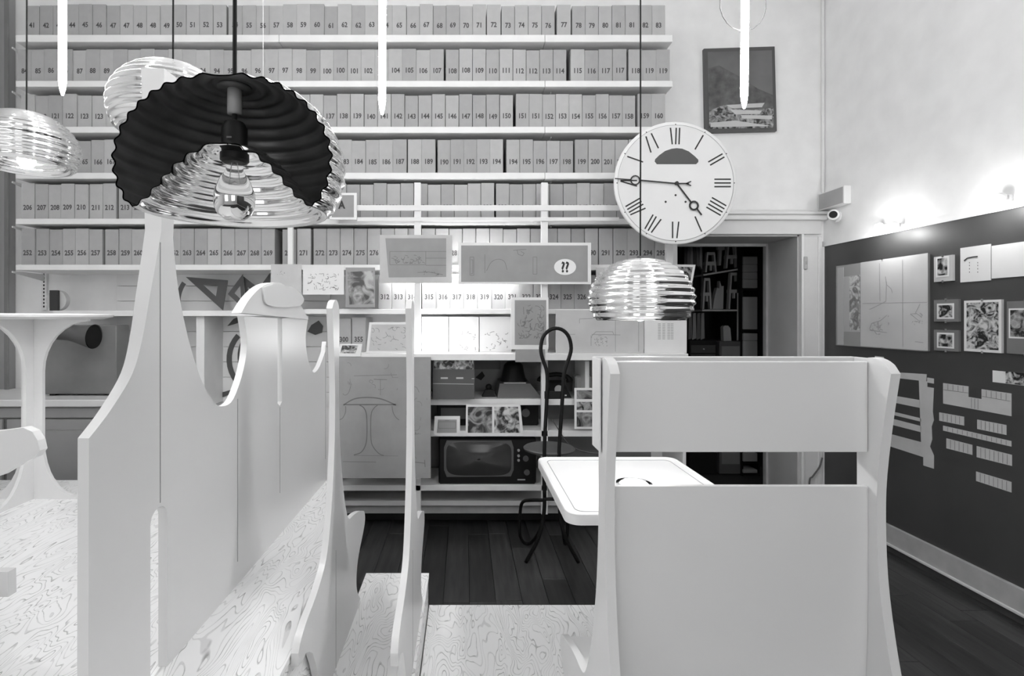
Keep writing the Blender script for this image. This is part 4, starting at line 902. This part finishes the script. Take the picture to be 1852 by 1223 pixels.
tri('set_square', 'large dark set square leaning on the white ledge', [(336, 501), (412, 507), (403, 561.5)], 4.0, .35)
tri('set_square', 'dark set square standing upright, second from left on the ledge', [(412, 532), (439, 496), (443, 561)], 3.98, .4)
tri('set_square', 'dark set square half hidden by the partition arch', [(440, 500), (466, 520), (446, 560)], 4.02, .3)
tri('set_square', 'rightmost dark set square beside the drawing sheet', [(462, 530), (488, 494), (488, 560)], 4.03, .35)
arc = lambda cx, cy, r, a0, a1, w, n=10: [(cx+(r+w/2)*math.cos(math.radians(a0+(a1-a0)*i/n)), cy+(r+w/2)*math.sin(math.radians(a0+(a1-a0)*i/n))) for i in range(n+1)]+[(cx+(r-w/2)*math.cos(math.radians(a1+(a0-a1)*i/n)), cy+(r-w/2)*math.sin(math.radians(a1+(a0-a1)*i/n))) for i in range(n+1)]
inst('french_curve', 'dark curved ruler standing at left beside the spire', 'dgrey', MB().slab(arc(380, 545, 58, 163, 215, 8), 4.0, .006), front(322, 561, 4.0))
inst('french_curve', 'long dark bowed curve hanging inside the oval cut-out', 'dgrey', MB().slab(arc(478, 650, 64, 132, 222, 9), 4.14, .006), front(415, 700, 4.14))
inst('french_curve', 'short dark bowed curve hanging beside the long one', 'dgrey', MB().slab(arc(492, 645, 58, 140, 215, 9), 4.14, .006), front(435, 690, 4.14))
inst('french_curve', 'dark pointed template at top of the oval cut-out', 'dgrey', MB().slab([(411, 590), (422, 577), (440, 570), (442, 580), (425, 586)], 4.14, .006), front(425, 590, 4.14))
inst('template', 'dark template with pegs behind the small oval cut-out', 'dgrey', MB().slab([(556, 600), (563, 588), (576, 580), (584, 590), (582, 602), (570, 606)], 4.14, .006), front(570, 606, 4.14))
inst('straightedge', 'dark straightedge lying slanted at bottom of the oval cut-out', 'dgrey', MB().slab([(375, 718), (428, 702), (430, 709), (385, 724)], 4.14, .006), front(400, 724, 4.14))
tp = front(105, 562, 3.9)
t = empty('tape_roll', 'roll of tape with dark core on the white ledge at left', 'tape', (tp.x, 3.9, zg))
MB().lathe([(.025, -.02), (.075, -.02), (.075, .02), (.025, .02)], (tp.x, 3.9, zg+.076), 28, closed=True, ax='y').build('roll', 'lpaper', t, .5)
MB().box(tp.x-.03, tp.x+.03, 3.855, 3.879, zg, zg+.15, .002).build('label_card', 'ink2', t)
sb = empty('sideboard', 'grey panelled sideboard along the wall at far left', 'sideboard', (front(110, 860, 3.6).x, 3.8, 0))
a, b = front(-40, 722, 3.6), front(240, 735, 3.6)
MB().box(-3.8, b.x, 3.56, 4.16, b.z, a.z, .006).build('worktop', 'shelf', sb)
MB().box(-3.8, b.x-.02, 3.62, 4.16, 0, b.z-.0005, .003).build('carcass', 'mgrey', sb)
for x0, x1 in ((-3.78, -3.17), (-3.14, b.x-.04)):
    d = MB().box(x0, x1, 3.60, 3.62, .08, b.z-.09, .004).build('door', 'grey', sb); MB().box(x0+.06, x1-.06, 3.592, 3.6, .14, b.z-.16, .008).build('raised_panel', 'grey', d)
    MB().sphere((x1-.04, 3.585, .55), .012, n=12).build('knob', 'dgrey', d)
MB().box(-3.78, b.x-.03, 3.60, 3.62, b.z-.08, b.z-.01, .003).build('frieze', 'grey', sb)
zs_ = front(0, 722, 3.6).z
a, b = front(78, 588, 3.75), front(210, 718, 3.75)
o = empty('metal_case', 'flat dark metal case standing on the grey sideboard', 'case', ((a.x+b.x)/2, 3.8, zs_))
MB().box(a.x, b.x, 3.75, 3.9, zs_+.012, a.z, .006).build('body', 'mgrey', o)
for x in (a.x+.05, b.x-.05): MB().box(x-.02, x+.02, 3.77, 3.87, zs_, zs_+.012).build('foot', 'black', o)
hp = [front(112, 596, 3.6), front(130, 602, 3.6), front(145, 606, 3.6), front(160, 608, 3.6), front(170, 609, 3.6)]
o = empty('horn_lamp', 'grey horn-shaped tin lamp under the ledge before the dark case', 'lamp', hp[2])
MB().tube(hp, [.075, .055, .06, .075, .085], 24, caps=False).build('horn', 'dgrey', o, True)
MB().tube([hp[4]-Vector((.004, 0, 0)), hp[4]], .08, 24).build('mouth', 'black', o)
MB().tube([hp[1], hp[1]+Vector((0, .15, .0))], .012, 8).build('bracket', 'dgrey', o)
for i, (px, py) in enumerate(((203, 655), (213, 640))):
    c = front(px, py, 4.13); o = MB().tube([(c.x, 4.149, c.z), (c.x, 4.10, c.z+.02)], .014, 10).build('wall_hook', 'black', loc=(c.x, 4.149, c.z)); tag(o, ('lower dark hook on the boarded wall beside the metal case', 'upper dark hook on the boarded wall beside the metal case')[i], 'hook')
